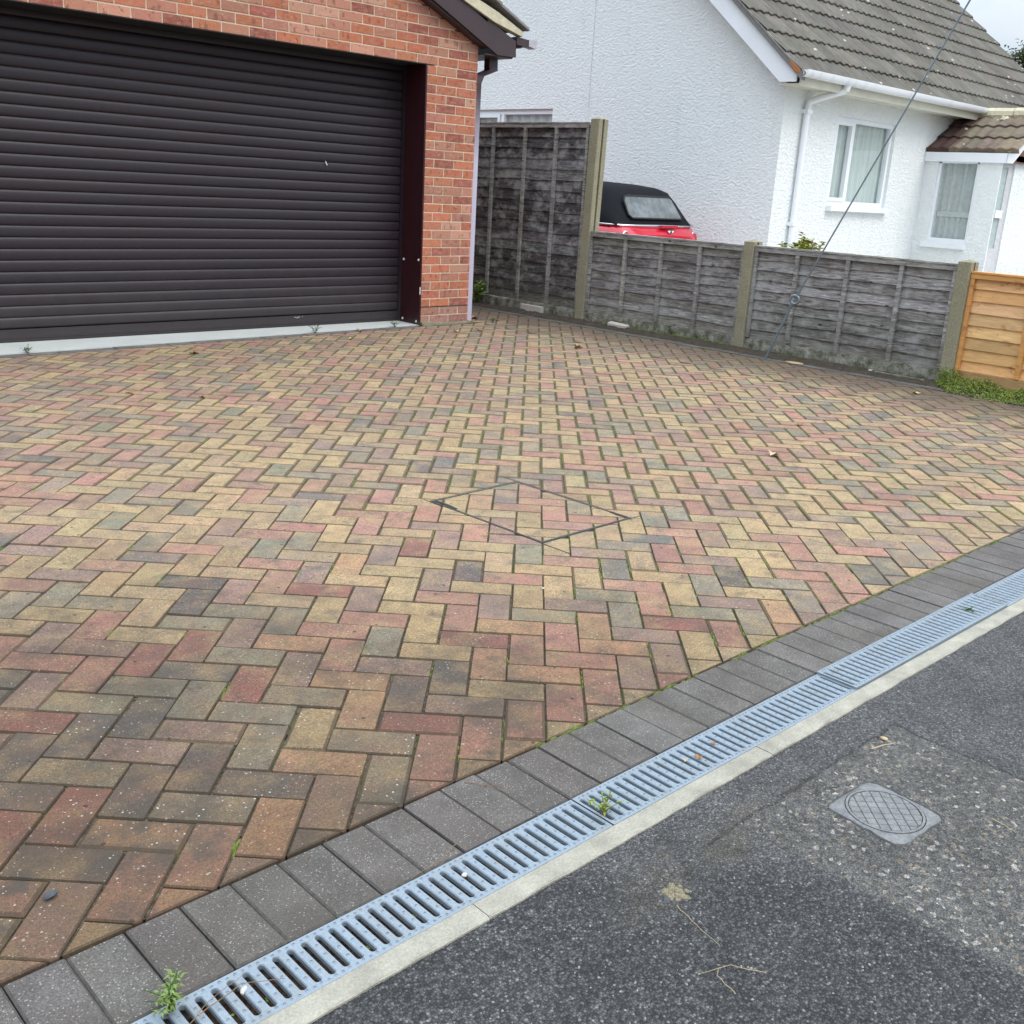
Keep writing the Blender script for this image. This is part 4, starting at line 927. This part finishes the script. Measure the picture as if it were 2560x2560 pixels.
m=MB(); m.prism([(12.53,2.0),(12.6,2.0),(13.42,pz(13.4)),(13.42,pz(13.4)+.05)],XZ,PY-.1,PY-.055); m.obj('verge_mortar',M_VERGE,porch)

# ================================================================== FENCE
FX=6.10
r=random.Random(77)
def jag_board(mb,y0,y1,z0,z1,x,tilt,th,c,r,amp=.006,n=14):
    # featheredge board: lower edge proud towards the drive (-X)
    ys=[y0+(y1-y0)*k/n for k in range(n+1)]; ph=r.random()*9; lo=[z0+amp*(math.sin(ph+k*.9)+.6*math.sin(ph*2+k*2.1))*.6+r.uniform(-amp,amp)*.3 for k in range(n+1)]
    f_b=[(x-tilt,y,z) for y,z in zip(ys,lo)]; f_t=[(x,y,z1) for y in ys]; b_b=[(x-tilt+th,y,z) for y,z in zip(ys,lo)]
    mb.grid([f_t,f_b],0,c); mb.grid([f_b,b_b],0,c); mb.grid([b_b,[(x+th,y,z1) for y in ys]],0,c)
    mb.face([f_t[0],f_b[0],b_b[0],(x+th,y0,z1)],0,c); mb.face([f_t[-1],(x+th,y1,z1),b_b[-1],f_b[-1]],0,c)
def panel(name,y0,y1,z0,z1,n,bats,label,group,mat,pal,fx=FX,brs=None,cap=.035):
    t=thing(name,(fx,(y0+y1)/2,z0),label,'fence panel',group)
    pit=(z1-.02-z0)/n
    for k in range(n):
        za=z0+k*pit; c=vary(pal[r.randrange(len(pal))],r,.22,.04); m=MB(); jag_board(m,y0+.004,y1-.004,za-.012,za+pit+.008,fx+.014,.016+r.uniform(-.002,.003),.007,None,r,amp=.0055 if mat is M_WOOD else .0015); m.obj('board',mat['obj'],t,color=c)
    def bt(nm,ya,yb,za,zb,xa,xb):
        m=MB(); N=6; 
        m.box(xa,xb,ya,yb,za,zb); m.obj(nm,mat['obj'],t,color=vary(brs or (.29,.28,.26),r,.15,.03))
    for q in bats: bt('batten',q-.017,q+.017,z0-.01+r.uniform(-.015,.015),z1-.045,fx-.030,fx-.0035)
    bt('side_frame',y0,y0+.030,z0,z1-.03,fx-.028,fx-.004); bt('side_frame',y1-.030,y1,z0,z1-.03,fx-.028,fx-.004)
    bt('top_rail',y0,y1,z1-.045,z1-.008,fx-.032,fx+.035); bt('capping',y0,y1,z1-.008,z1+.004,fx-.038,fx+.042)
    return t
OLD=[(.245,.235,.225),(.195,.182,.172),(.30,.285,.27),(.15,.135,.125)]; TALLP=[(.115,.105,.108),(.075,.068,.07),(.155,.148,.15),(.10,.092,.092)]
panel('tall_fence_panel',5.555,7.385,.125,1.858,17,[5.985,6.42,6.89],'tall dark weathered lap panel beside the brick garage pier',None,M_WOOD,TALLP)
panel('tall_fence_panel',7.50,9.3,.125,1.858,17,[7.95,8.4,8.85],'tall dark lap panel running on behind the garage, hidden by it','tall fence panels behind the garage',M_WOOD,TALLP)
panel('low_fence_panel',3.665,5.44,.115,.872,9,[4.13,4.56,4.99],'low grey lap panel directly below the red car',None,M_WOOD,OLD)
panel('low_fence_panel',1.815,3.56,.115,.880,9,[2.245,2.695,3.148],'low grey knotty lap panel crossed by the stay wire',None,M_WOOD,OLD)
panel('low_fence_panel',-.13,1.71,.125,.838,8,[.35,.80,1.26],'new honey coloured lap panel at the right edge of the fence',None,M_NEW,[(.64,.38,.18),(.68,.42,.20),(.60,.35,.155),(.70,.44,.22)],brs=(.60,.30,.10))
def post(y0,y1,zt,label,lean=0):
    t=thing('concrete_post',(FX+.02,(y0+y1)/2,0),label,'fence post','slotted concrete fence posts'); m=MB(); x0,x1=FX-.055,FX+.075
    N=10; rows=[]
    for k in range(N+1):
        z=-.1+(zt+.1)*k/N; j=lambda:r.uniform(-.0015,.0015); dy=-lean*max(z,0)
        rows.append([(x0+j(),y0+dy+.006,z),(x0+j(),y1+dy-.006,z),(x0+.006,y1+dy+j(),z),(x0+.052,y1+dy,z),(x0+.052,y1+dy-.028,z),(x1-.052,y1+dy-.028,z),(x1-.052,y1+dy,z),(x1,y1+dy+j(),z),(x1,y0+dy+j(),z),(x1-.052,y0+dy,z),(x1-.052,y0+dy+.028,z),(x0+.052,y0+dy+.028,z),(x0+.052,y0+dy,z),(x0+.006,y0+dy,z)])
    m.grid(rows,close=True); m.face(rows[-1]); cx_,cy_=(x0+x1)/2,(y0+y1)/2-lean*zt
    capr=[(x0,y0-lean*zt,zt),(x0,y1-lean*zt,zt),(x1,y1-lean*zt,zt),(x1,y0-lean*zt,zt)]; ap=(cx_,cy_,zt+.020)
    for k in range(4): m.face([capr[k],capr[(k+1)%4],ap])
    m.obj('shaft',M_POST,t); return t
post(5.445,5.552,1.888,'tall slotted concrete post between the tall panel and the low panels',.020)
post(3.563,3.662,.908,'low slotted concrete post between the two grey panels')
post(1.713,1.812,.902,'low slotted concrete post between the grey panel and the new honey panel')
post(7.39,7.495,1.89,'tall slotted concrete post hidden behind the garage corner')
def gboard(y0,y1,label,mat=None,h=.105,xo=0):
    m=MB(); N=int((y1-y0)/.03); rows=[[],[],[],[]]
    for k in range(N+1):
        y=y0+(y1-y0)*k/N; b=r.uniform(-.006,.006)
        rows[0].append((FX-.034+xo+b,y,-.05)); rows[1].append((FX-.033+xo+b+r.uniform(-.002,.002),y,h*.5)); rows[2].append((FX-.027+xo+b*.6,y,h+r.uniform(-.006,.003))); rows[3].append((FX+.03,y,h))
    m.grid(rows); m.obj('gravel_board',mat or M_GRAV,None,label=label,cat='gravel board',group='gravel boards under the fence')
gboard(5.555,7.385,'low lichen covered concrete base board under the tall dark panel'); gboard(3.665,5.44,'mossy concrete base board under the panel below the red car'); gboard(1.815,3.56,'rough grey concrete base board under the panel crossed by the wire')
m=MB(); m.box(FX-.03,FX+.01,-.13,1.71,.02,.125); m.obj('gravel_board',M_NEW['obj'],None,label='wooden base board under the new honey coloured panel',cat='gravel board',group='gravel boards under the fence',color=(.36,.22,.10))
# soil between edging and fence
m=MB(); rows=[]
N=220
for t in range(5):
    rows.append([(5.878+.045*t+r.uniform(-.004,.004),-1.+8.6*k/N,-.002+(.012 if t in(1,2,3) else 0)+r.uniform(-.006,.010)+(.006*t)) for k in range(N+1)])
m.grid(rows); m.obj('soil_strip',M_SOIL,kind='structure',smooth=True)
# lumps of rubble and debris at the fence foot
def stone(x,y,z,a,b,c,mat,name,label,cat,group=None,seed=0,rot=0):
    rr=random.Random(seed); m=MB(); rows=[]
    for i in range(1,5):
        ph=math.pi*i/5; row=[]
        for k in range(8):
            t=2*math.pi*k/8; e=rr.uniform(.82,1.12); px,py=math.sin(ph)*math.cos(t)*a*e,math.sin(ph)*math.sin(t)*b*e; row.append((x+px*math.cos(rot)-py*math.sin(rot),y+px*math.sin(rot)+py*math.cos(rot),z+c-math.cos(ph)*c*rr.uniform(.9,1.1)))
        rows.append(row)
    m.grid(rows,close=True); m.face(rows[0][::-1]); m.face(rows[-1]); return m.obj(name,mat,None,label=label,cat=cat,group=group,smooth=False)
m=MB(); block(m,[(5.985,4.83),(6.055,4.84),(6.05,5.06),(5.98,5.05)],-.01,.055,.008,.008,edge_mi=0,tilt=(.05,.04)); m.obj('brick_piece',M_PEB,None,label='cream painted brick piece lying at the foot of the low fence beside the tall post',cat='brick')
m=MB(); block(m,[(6.03,6.0),(6.068,6.0),(6.068,6.3),(6.03,6.3)],.01,.085,.004,.004,edge_mi=0); m.obj('brick_piece',M_PEB,None,label='cream block set against the base of the tall dark fence panel',cat='brick')
stone(5.83,2.9,.003,.045,.085,.006,M_STRAW,'stone_slab','flat pale tan stone lying near the foot of the wire','stone',seed=4)
stone(5.97,2.72,.0,.02,.026,.012,M_PEB,'pebble','larger cream pebble below the middle batten of the wire panel','pebble','pebbles at the fence foot',seed=5)
stone(6.0,2.33,.01,.015,.018,.012,M_PEB,'pebble','small cream pebble on the soil below the right batten','pebble','pebbles at the fence foot',seed=6)
stone(5.93,2.55,.0,.010,.013,.008,M_PEB,'pebble','tiny white pebble on the soil between the two larger cream ones','pebble','pebbles at the fence foot',seed=7)
m=MB(); m.box(5.965,5.985,1.88,2.28,.012,.030); m.obj('timber_strip',M_WOOD['obj'],None,label='thin grey timber strip lying along the base of the fence near the last post',cat='timber',color=(.3,.29,.26))

# ================================================================== STAY WIRE
sw=thing('stay_wire',(5.8,3.157,0),'galvanised stay wire rising across the fence from a rod with an eye','stay wire')
P0=Vector((5.8,3.172,-.03)); P1=Vector((5.8,2.964,.497)); P2=Vector((5.8,1.938,2.604)); dirv=(P2-P1).normalized()
m=MB(); m.tube([P0,P1-dirv*.03],.0105,8); m.obj('anchor_rod',M_GALV,sw)
m=MB(); cxy=P1+dirv*.012; pts=[]; side=Vector((.25,-.95,-.35)).normalized(); side=(side-dirv*side.dot(dirv)).normalized()
for k in range(17): a=2*math.pi*k/16; pts.append(cxy+(dirv*math.cos(a)+side*math.sin(a))*.034)
m.tube(pts,.0105,8,cap=False); m.tube([P1-dirv*.06,P1-dirv*.018],[.014,.017],8); m.obj('eye',M_GALV,sw,True)
m=MB(); q=P1+dirv*.045; m.tube([q-dirv*.01,q+dirv*.05,q+dirv*.32],[.010,.0085,.0062],8); m.tube([q+dirv*.3,P2,P2+dirv*4.5],.0062,6); m.obj('cable',M_GALV,sw)
m=MB()
for k in range(14): c_=q+dirv*(.06+.016*k); m.tube([c_,c_+dirv*.008],.0078,8)
m.obj('preformed_wrap',M_GALV,sw)

# ================================================================== CAR
car=thing('car',(7.8,7.7,0),'red soft top hatchback parked beside the white gable behind the fence','car')
CX=7.80; Y0=5.90
hw=lambda y:(.60+.24*min(1,(y/.35))**.5) if y<.35 else (.84 if y<3.0 else .84-.22*((y-3.0)/.65)**2)
def bodyring(y):
    w_=hw(y); back=min(1,y/.12); zt=.905 if y>.10 else .80+.105*(y/.10)
    if y>2.45: zt=.905-.13*min(1,(y-2.45)/1.2)
    zb=.22
    half=[(0,zb),(w_*.8,zb),(w_*.96,zb+.12),(w_*1.0,.45),(w_*1.0,.62),(w_*.965,.76),(w_*.90,zt-.035),(w_*.85,zt),(w_*.5,zt+.012),(0,zt+.018)]
    return [(CX+x,Y0+y,z) for x,z in half]+[(CX-x,Y0+y,z) for x,z in half[-2:0:-1]]
ys=[0,.03,.08,.15,.25,.4,.7,1.1,1.6,2.1,2.5,2.9,3.2,3.45,3.6,3.65]
m=MB(); rows=[bodyring(y) for y in ys]; m.grid(rows,close=True); m.face(rows[0]); m.face(rows[-1][::-1]); m.obj('body',M_RED,car,True)
def topring(t):
    # rear to front sections of the soft top
    y,h,wb,wt=t; half=[(wb,.905),(wb*.99,.905+h*.35),(wt+.05,.905+h*.75),(wt,.905+h*.93),(wt*.7,.905+h*.99),(0,.905+h)]
    return [(CX+x,Y0+y,z) for x,z in half]+[(CX-x,Y0+y,z) for x,z in half[-2::-1]]
secs=[(.12,.0,.66,.60),(.20,.14,.69,.55),(.30,.285,.71,.52),(.40,.385,.72,.50),(.48,.412,.725,.50),(.8,.44,.73,.52),(1.3,.46,.73,.54),(1.8,.44,.73,.55),(2.05,.40,.73,.54),(2.45,.02,.70,.60)]
m=MB(); rows=[topring(t) for t in secs[:9]]; m.grid(rows); m.face(rows[0]); m.obj('soft_top',M_SOFT,car,True)
m=MB(); m.grid([topring(secs[8]),topring(secs[9])]); m.obj('windscreen',M_WINDK,car)
# rear window, set proud of the raked back
def rear(u,z):
    return (CX+u,Y0+.12+.54*(z-.905)-.026,z)
m=MB(); out_=[(-.40,.985),(-.45,1.02),(-.455,1.16),(-.42,1.205),(-.36,1.215),(.36,1.215),(.40,1.19),(.475,1.01),(.46,.985)]
m.face([rear(*p) for p in out_]); m.obj('rear_window',M_WINDK,car)
m=MB(); m.tube([rear(*p) for p in out_]+[rear(*out_[0])],.010,6,cap=False); m.obj('window_seal',M_RUB,car)
m=MB(); pth=[(CX-.735,Y0+2.3,.915),(CX-.74,Y0+1.2,.915),(CX-.735,Y0+.45,.915),(CX-.70,Y0+.22,.912),(CX-.62,Y0+.10,.910),(CX-.3,Y0+.07,.912),(CX,Y0+.065,.914),(CX+.3,Y0+.07,.912),(CX+.62,Y0+.10,.910),(CX+.70,Y0+.22,.912),(CX+.735,Y0+.45,.915),(CX+.74,Y0+1.2,.915),(CX+.735,Y0+2.3,.915)]
m.tube(pth,.011,6); m.obj('chrome_belt',M_CHROME,car,True)
m=MB(); m.box(CX-.02,CX+.26,Y0+.02,Y0+.055,.895,.918); m.obj('brake_light',M_RED,car)
# winged round badge
bg_=MB(); c0=Vector((CX+.13,Y0+.015,.850))
bg_.prism([(c0.x-.055,c0.z+.012),(c0.x-.02,c0.z-.012),(c0.x+.02,c0.z-.012),(c0.x+.055,c0.z+.012),(c0.x+.02,c0.z+.016),(c0.x-.02,c0.z+.016)],XZ,c0.y-.008,c0.y+.004); bg_.obj('winged_badge',M_WHITE,car)
m=MB(); m.prism([(c0.x+.016*math.cos(k*.5236),c0.z+.016*math.sin(k*.5236)) for k in range(12)],XZ,c0.y-.011,c0.y); m.obj('badge_centre',M_RUB,car)
for sx in (-1,1):
    m=MB(); lx=CX+sx*.60; n=16
    m.tube([(lx+.055*math.cos(2*math.pi*k/n),Y0+.045+sx*0,.775+.075*math.sin(2*math.pi*k/n)) for k in range(n+1)],.010,6,cap=False); m.obj('tail_light_ring',M_CHROME,car,True)
    m=MB(); m.prism([(lx+.05*math.cos(2*math.pi*k/n),.775+.068*math.sin(2*math.pi*k/n)) for k in range(n)],XZ,Y0+.03,Y0+.05); m.obj('tail_light',M_RED,car)
    for yy in (.75,3.05):
        m=MB(); wx=CX+sx*.74; m.tube([(wx-.09,Y0+yy,.27),(wx+.09,Y0+yy,.27)],.29,24); wl=m.obj('wheel',M_RUB,car)
        m=MB(); ex=wx+sx*.092; m.prism([(Y0+yy+.18*math.cos(k*.3927),.27+.18*math.sin(k*.3927)) for k in range(16)],YZ,ex-.004,ex+.004); m.obj('rim',M_CHROME,wl)
m=MB(); m.box(CX-.5,CX+.5,Y0-.02,Y0+.1,.3,.5); m.obj('bumper',M_RUB,car)
m=MB()
for s_ in (-1,1): 
    m.face([(CX+s_*.728,Y0+.95,.93),(CX+s_*.728,Y0+1.95,.93),(CX+s_*.60,Y0+1.75,1.24),(CX+s_*.59,Y0+1.1,1.25)])
m.obj('side_window',M_WINDK,car)

# ================================================================== PLANTS
def leaf(mb,p,d,L,W,r,curl=.3,mi=0):
    d=Vector(d).normalized(); s=d.cross(Vector((0,0,1))); s=s.normalized() if s.length>.01 else Vector((1,0,0)); up=s.cross(d)
    p=Vector(p); a=p+d*L*.45+up*L*curl*.2; b=p+d*L-Vector((0,0,1))*L*curl
    mb.face([p,a+s*W,b,a-s*W],mi)
def weed(name,loc,label,cat,n,h,L,W,mat,seed,spread=.6,mat2=None):
    r=random.Random(seed); t=thing(name,loc,label,cat); lv=MB(); sm=MB()
    for k in range(n):
        a=r.uniform(0,6.28); ln=r.uniform(.1,spread); top=Vector(loc)+Vector((math.cos(a)*ln*h,math.sin(a)*ln*h,h*r.uniform(.45,1)))
        base=Vector(loc)+Vector((r.uniform(-.006,.006),r.uniform(-.006,.006),-.003)); mid=(base+top)/2+Vector((math.cos(a)*-.1*h,math.sin(a)*-.1*h,.1*h)); sm.tube([base,mid,top],[.0012,.001,.0006],4)
        for q in range(r.randint(5,9)):
            u=r.uniform(.25,1.); p=base.lerp(mid,min(1,u*2)) if u<.5 else mid.lerp(top,u*2-1); b=r.uniform(0,6.28); leaf(lv,p,(math.cos(b),math.sin(b),r.uniform(-.1,.8)),L*r.uniform(.6,1.2),W*r.uniform(.7,1.2),r)
    lv.obj('leaves',mat,t); sm.obj('stems',mat2 or M_LEAFD,t); return t
weed('weed',(-1.125,-.287,.0),'tall bright green weed growing between edging and drain grate at the bottom left','weed',13,.058,.020,.0026,M_WEEDN,1,.75)
weed('weed',(-.19,-.36,-.01),'straggly weed sprouting from the slot between two drain grates','weed',7,.06,.016,.003,M_LEAF,2,.75,M_TWIG)
weed('weed',(5.99,6.93,.0),'leafy green weed at the foot of the tall fence by the garage','weed',34,.27,.05,.017,M_LEAF,3,.55)
weed('weed',(1.62,-.36,-.004),'tiny dark sprout poking through the far drain grate','weed',4,.03,.014,.004,M_LEAFD,4,.8)
for k,(x,y,s_,lb) in enumerate(((.84,5.71,.05,'small flat weed at the left end of the white threshold'),(3.17,5.79,.07,'spiky grass tuft on the threshold edge in front of the door'),(4.03,5.83,.055,'low weed on the threshold close to the brick pier'),(4.30,5.80,.03,'thin green sprig at the base of the pier corner'),(5.13,5.75,.05,'green shoot on the paving beside the downpipe'))):
    weed('weed',(x,y,.004),lb,'weed',8,s_,.022,.004,M_LEAFD,10+k,1.2)
r=random.Random(8)
SP=MB()
for k in range(46):
    X=r.choice([r.uniform(-1.1,.2),r.uniform(-1.1,1.6)]); i=round((X+1.2035)/.0278); X=-1.2035+.0028+(i+.5)*.0278; Y=(CH0(X)+CH1(X))/2+r.uniform(-.03,.03)
    if r.random()<.45:
        for q in range(3): a=r.uniform(0,6.28); leaf(SP,(X,Y,-.016),(math.cos(a)*.6,math.sin(a),.35),.007,.0022,r)
SP.obj('seedlings',M_LEAF,None,label='tiny green seedlings sprouting inside the drain slots',cat='seedlings',kind='stuff')
# ground cover at the foot of the honey panel
gc=MB(); r=random.Random(9)
for k in range(9000):
    y=r.uniform(.0,1.80); tpr=min(1,(1.84-y)/.25); wdt=.27*tpr+.05; x=6.06-r.random()**1.3*wdt; e=1-((6.06-x)/(wdt+.02))**2; h=(.085+.02*math.sin(y*9)+.015*math.sin(y*23))*max(.05,e)
    if y>1.62: h*=1+.9*(y-1.62)/.2*(1 if x>5.98 else 0)
    z=.0+h*r.uniform(.35,1.); a=r.uniform(0,6.28); leaf(gc,(x,y,z),(math.cos(a),math.sin(a),r.uniform(-.2,.7)),r.uniform(.012,.024),r.uniform(.003,.006),r)
gc.mi=[(0 if q%7 else (1 if q%2 else 2)) for q in range(len(gc.f))]
gc.obj('ground_cover',[M_GC,M_LEAFY,M_TREE],None,label='low bright green ground cover at the foot of the honey coloured panel',cat='ground cover',kind='stuff')
gm=MB(); 
for k in range(240):
    y=r.uniform(3.7,4.9) if r.random()<.7 else r.uniform(1.9,5.3); tuft(gm,FX-.045+r.uniform(-.03,.008),y,.004+r.random()*.02,r.uniform(.012,.03),r.uniform(.006,.014),1.57,r.uniform(.006,.02),r)
gm.obj('moss',M_MOSS,None,smooth=True,label='moss clumps along the soil at the foot of the low fence',cat='moss',kind='stuff')
# shrub top behind the fence
sh=thing('shrub',(6.55,3.42,-.02),'low yellow green shrub whose top shows over the fence under the wire','shrub'); lv=MB(); sm=MB()
for k in range(30):
    a=r.uniform(0,6.28); R0=r.uniform(.02,.24); top=Vector((6.55+math.cos(a)*R0*.8,3.42+math.sin(a)*R0,.845+.09*(1-R0/.24)+r.uniform(-.05,.04))); base=Vector((6.55+r.uniform(-.03,.03),3.42+r.uniform(-.03,.03),-.02)); sm.tube([base,(base+top)/2+Vector((0,0,.03)),top],[.006,.004,.002],4)
    for q in range(44):
        u=r.uniform(.8,1.04) if q>8 else r.uniform(.4,1.); p=base.lerp(top,u); b=r.uniform(0,6.28); leaf(lv,p,(math.cos(b),math.sin(b),r.uniform(0,.9)),r.uniform(.03,.06),r.uniform(.011,.018),r,mi=0 if r.random()<.8 else 1)
lv.obj('leaves',[M_LEAFY,M_DRY],sh); sm.obj('stems',M_TWIG,sh)
# tree showing past the roof end
tx,ty=24.6,9.0
tr=thing('tree',(tx,ty,0),'dark green tree just showing past the right end of the tiled roof','tree'); m=MB(); m.tube([(tx,ty,-.1),(tx+.05,ty,1.8),(tx,ty+.1,3.6),(tx-.1,ty,4.6)],[.16,.13,.08,.03],8); 
for k in range(14): a=k*2.4; z=2.2+k*.17; m.tube([(tx,ty,z),(tx+math.cos(a)*.55,ty+math.sin(a)*.55,z+.35)],[.035,.01],5)
m.obj('trunk',M_TWIG,tr); lv=MB()
for k in range(5200):
    c=r.randrange(26); rr=random.Random(c*7+1); ca=rr.uniform(0,6.28); cr_=rr.uniform(.1,1.25); cz=rr.uniform(2.4,4.75); cr_*=max(.25,(5.1-cz)/2.2)
    p=Vector((tx+math.cos(ca)*cr_,ty+math.sin(ca)*cr_,cz))+Vector((r.gauss(0,.16),r.gauss(0,.16),r.gauss(0,.13))); b=r.uniform(0,6.28); leaf(lv,p,(math.cos(b),math.sin(b),r.uniform(-.3,1.)),r.uniform(.07,.15),r.uniform(.012,.03),r)
lv.obj('crown',M_TREE,tr)

# ================================================================== LITTER
def dryleaf(x,y,z,s,mat,label,seed,group='fallen leaves on the paving',rot=None):
    r=random.Random(seed); a=r.uniform(0,6.28) if rot is None else rot; m=MB(); P=[]
    out_=[(0,-.5),(.22,-.38),(.5,-.3),(.34,-.08),(.55,.12),(.25,.15),(.12,.5),(-.1,.32),(-.42,.42),(-.34,.1),(-.55,-.1),(-.26,-.22)]
    for px,py in out_:
        px*=r.uniform(.75,1.2)*s; py*=r.uniform(.75,1.2)*s; P.append((x+px*math.cos(a)-py*math.sin(a),y+px*math.sin(a)+py*math.cos(a),z+abs(px)*r.uniform(.3,.75)+.001))
    c=(x,y,z+.001)
    for k in range(12): m.face([P[k],P[(k+1)%12],c])
    m.obj('dry_leaf',mat,None,label=label,cat='leaf',group=group)
LV=[(1.805,5.244,.07,M_DRY,'curled brown leaf on the paving in front of the middle of the garage door'),(.839,4.149,.05,M_DRY,'small brown leaf on the paving at the far left'),(1.133,3.863,.04,M_DRY,'small tan leaf right of the far left brown leaf'),(4.606,5.347,.09,M_DRY,'long brown curled leaf in front of the brick pier'),(4.361,5.39,.07,M_STRAW,'tan curled leaf just left of the long brown leaf by the pier'),(3.589,5.743,.06,M_DRY,'brown leaf lying against the threshold edge'),(2.923,1.225,.07,M_STRAW,'tan and brown curled leaf on the right half of the paving'),(3.25,5.40,.035,M_YEL,'small bright yellow leaf on the paving near the door'),(4.723,4.266,.08,M_STRAW,'yellowish crumpled leaf near the low fence'),(5.16,6.05,.11,M_DRY,'largest heap-like dry leaf beside the foot of the downpipe'),(5.30,5.85,.06,M_DRY,'dark dry leaf between downpipe and fence'),(3.733,1.568,.05,M_DRY,'small brown leaf on the paving toward the right edge'),(5.47,1.695,.05,M_STRAW,'thin pale leaf scrap near the last grey fence post')]
for k,(x,y,s_,mt,lb) in enumerate(LV): dryleaf(x,y,.003,s_,mt,lb,100+k)
dryleaf(.155,-.35,.001,.022,M_DRY,'largest reddish leaf scrap on the second drain grate',131,'leaf scraps on the drain'); dryleaf(.118,-.338,.001,.014,M_STRAW,'small tan leaf scrap left of the reddish one on the drain grate',132,'leaf scraps on the drain'); dryleaf(.235,-.333,.001,.015,M_DRY,'small reddish leaf scrap farther along the drain grate',133,'leaf scraps on the drain')
RUS=['russet leaf %s by the last grey post'%t for t in ('lying flat nearest the paving','curled against the soil','touching the timber strip','partly under the ground cover','on the soil behind the edging','leaning on the concrete board')]
for k in range(6): rr=random.Random(200+k); dryleaf(5.93+rr.random()*.09,1.78+rr.random()*.10,.012,.045,M_DRY,RUS[k],140+k,'russet leaves at the last grey post')
def twig(pts,rad,label,mat=M_TWIG,group='dry twigs'):
    m=MB(); r=random.Random(len(label)); P=[]
    for a,b in zip(pts[:-1],pts[1:]):
        for k in range(4): t=k/4; P.append(Vector(a).lerp(Vector(b),t)+Vector((r.uniform(-.0015,.0015),r.uniform(-.0015,.0015),r.uniform(0,.001))))
    P.append(Vector(pts[-1])); rad*=.72; m.tube(P,[rad*(1-.5*k/len(P)) for k in range(len(P))],5); m.obj('twig',mat,None,label=label,cat='twig',group=group)
twig([(-.342,-.087,.003),(-.314,-.135,.005),(-.275,-.15,.004)],.0013,'upper short twig lying on the grey edging blocks')
twig([(-.318,-.125,.004),(-.284,-.209,.004)],.001,'lower thin twig crossing the joint of the edging blocks')
twig([(-.50,-.245,.003),(-.56,-.268,.004),(-.64,-.275,.003)],.0012,'twig along the border of edging and drain, mid way')
twig([(-1.10,-.33,.004),(-1.02,-.32,.012),(-.955,-.345,.003)],.0013,'arched twig over the nearest drain grate')
twig([(-1.14,-.35,.004),(-1.08,-.325,.016),(-1.0,-.295,.004)],.0011,'thin twig standing over the nearest grate beside the weed')
twig([(-1.25,-.265,.003),(-1.22,-.30,.010)],.0011,'short reddish twig left of the tall weed')
twig([(-.306,-.641,-.003),(-.322,-.70,-.002),(-.332,-.758,-.003)],.0009,'long pale grass stalk on the asphalt below the stone',M_STRAW,'stalks on the asphalt')
twig([(-.407,-.844,-.003),(-.40,-.80,-.001),(-.38,-.79,-.003)],.0009,'bent pale stalk on the dark asphalt at the bottom',M_STRAW,'stalks on the asphalt')
twig([(-.326,-.85,-.003),(-.36,-.80,-.002),(-.416,-.777,-.003)],.0008,'faint stalk on the asphalt left of the bent one',M_STRAW,'stalks on the asphalt')
twig([(.531,-.589,-.002),(.605,-.612,-.001)],.0022,'flat pale wood splinter near the corner of the asphalt patch',M_STRAW,'stalks on the asphalt')
twig([(.461,-.909,-.002),(.452,-.94,.001),(.448,-.965,-.002)],.0012,'curved tan twig on the stony asphalt right of the round cover',M_STRAW,'stalks on the asphalt')
stone(.60,-.585,-.004,.008,.010,.004,M_STRAW,'stone_chip','orange stone chip beside the wood splinter','stone',seed=9)
stone(-1.162,.092,.001,.014,.010,.006,M_BLK,'dark_stone','dark elongated stone on a reddish paver at the lower left','stone',seed=10,rot=.3)
stone(-1.015,-.320,-.010,.010,.006,.006,M_PEB,'pebble','white oval pebble sitting in a slot of the nearest grate','pebble',seed=11,rot=.8)
stone(-.55,-.325,-.006,.007,.005,.004,M_PEB,'pebble','small white pebble in a slot farther along the nearest grate','pebble',seed=12)
stone(.62,.62,.001,.005,.005,.003,M_PEB,'pebble','small white stone on the paving right of centre','pebble',seed=13)
stone(1.37,1.27,.001,.004,.004,.002,M_PEB,'pebble','tiny white grit stone inside the inlaid tray','pebble',seed=15)
m=MB(); [tuft(m,-.272+.022*math.cos(q*2.4)*(q%3)/2,-.616+.019*math.sin(q*2.4)*(q%3)/2,-.0075,.007+.006*((q*37)%5)/4,.007+.004*((q*17)%4)/3,q,.004+.004*((q*13)%4)/3,random.Random(q),8) for q in range(22)]; m.obj('concrete_lump',M_LUMP,None,label='pale yellowish concrete lump bedded in the asphalt near the kerb strip',cat='stone')
m=MB(); tuft(m,-.305,-.617,-.0055,.012,.008,.4,.0042,random.Random(15),9); m.obj('tar_blob',M_BLK,None,label='black tar blob beside the pale concrete lump',cat='tar')
pc=MB(); r=random.Random(17)
for k in range(420):
    x=r.uniform(-.9,1.1); y=r.uniform(-1.25,-.47)
    if (x-.302)**2+(y+.742)**2<.013 or y>KB(x)-.01: continue
    s_=r.uniform(.0016,.0034); tuft(pc,x,y,-.0062,s_,s_*.7,r.random()*3,s_*.7,r,5)
pc.obj('stone_chippings',[M_CHIP],None,label='scattered pale stone chippings standing proud of the asphalt',cat='chippings',kind='stuff')
for o in bpy.data.objects:
    if '_o' in o: del o['_o']
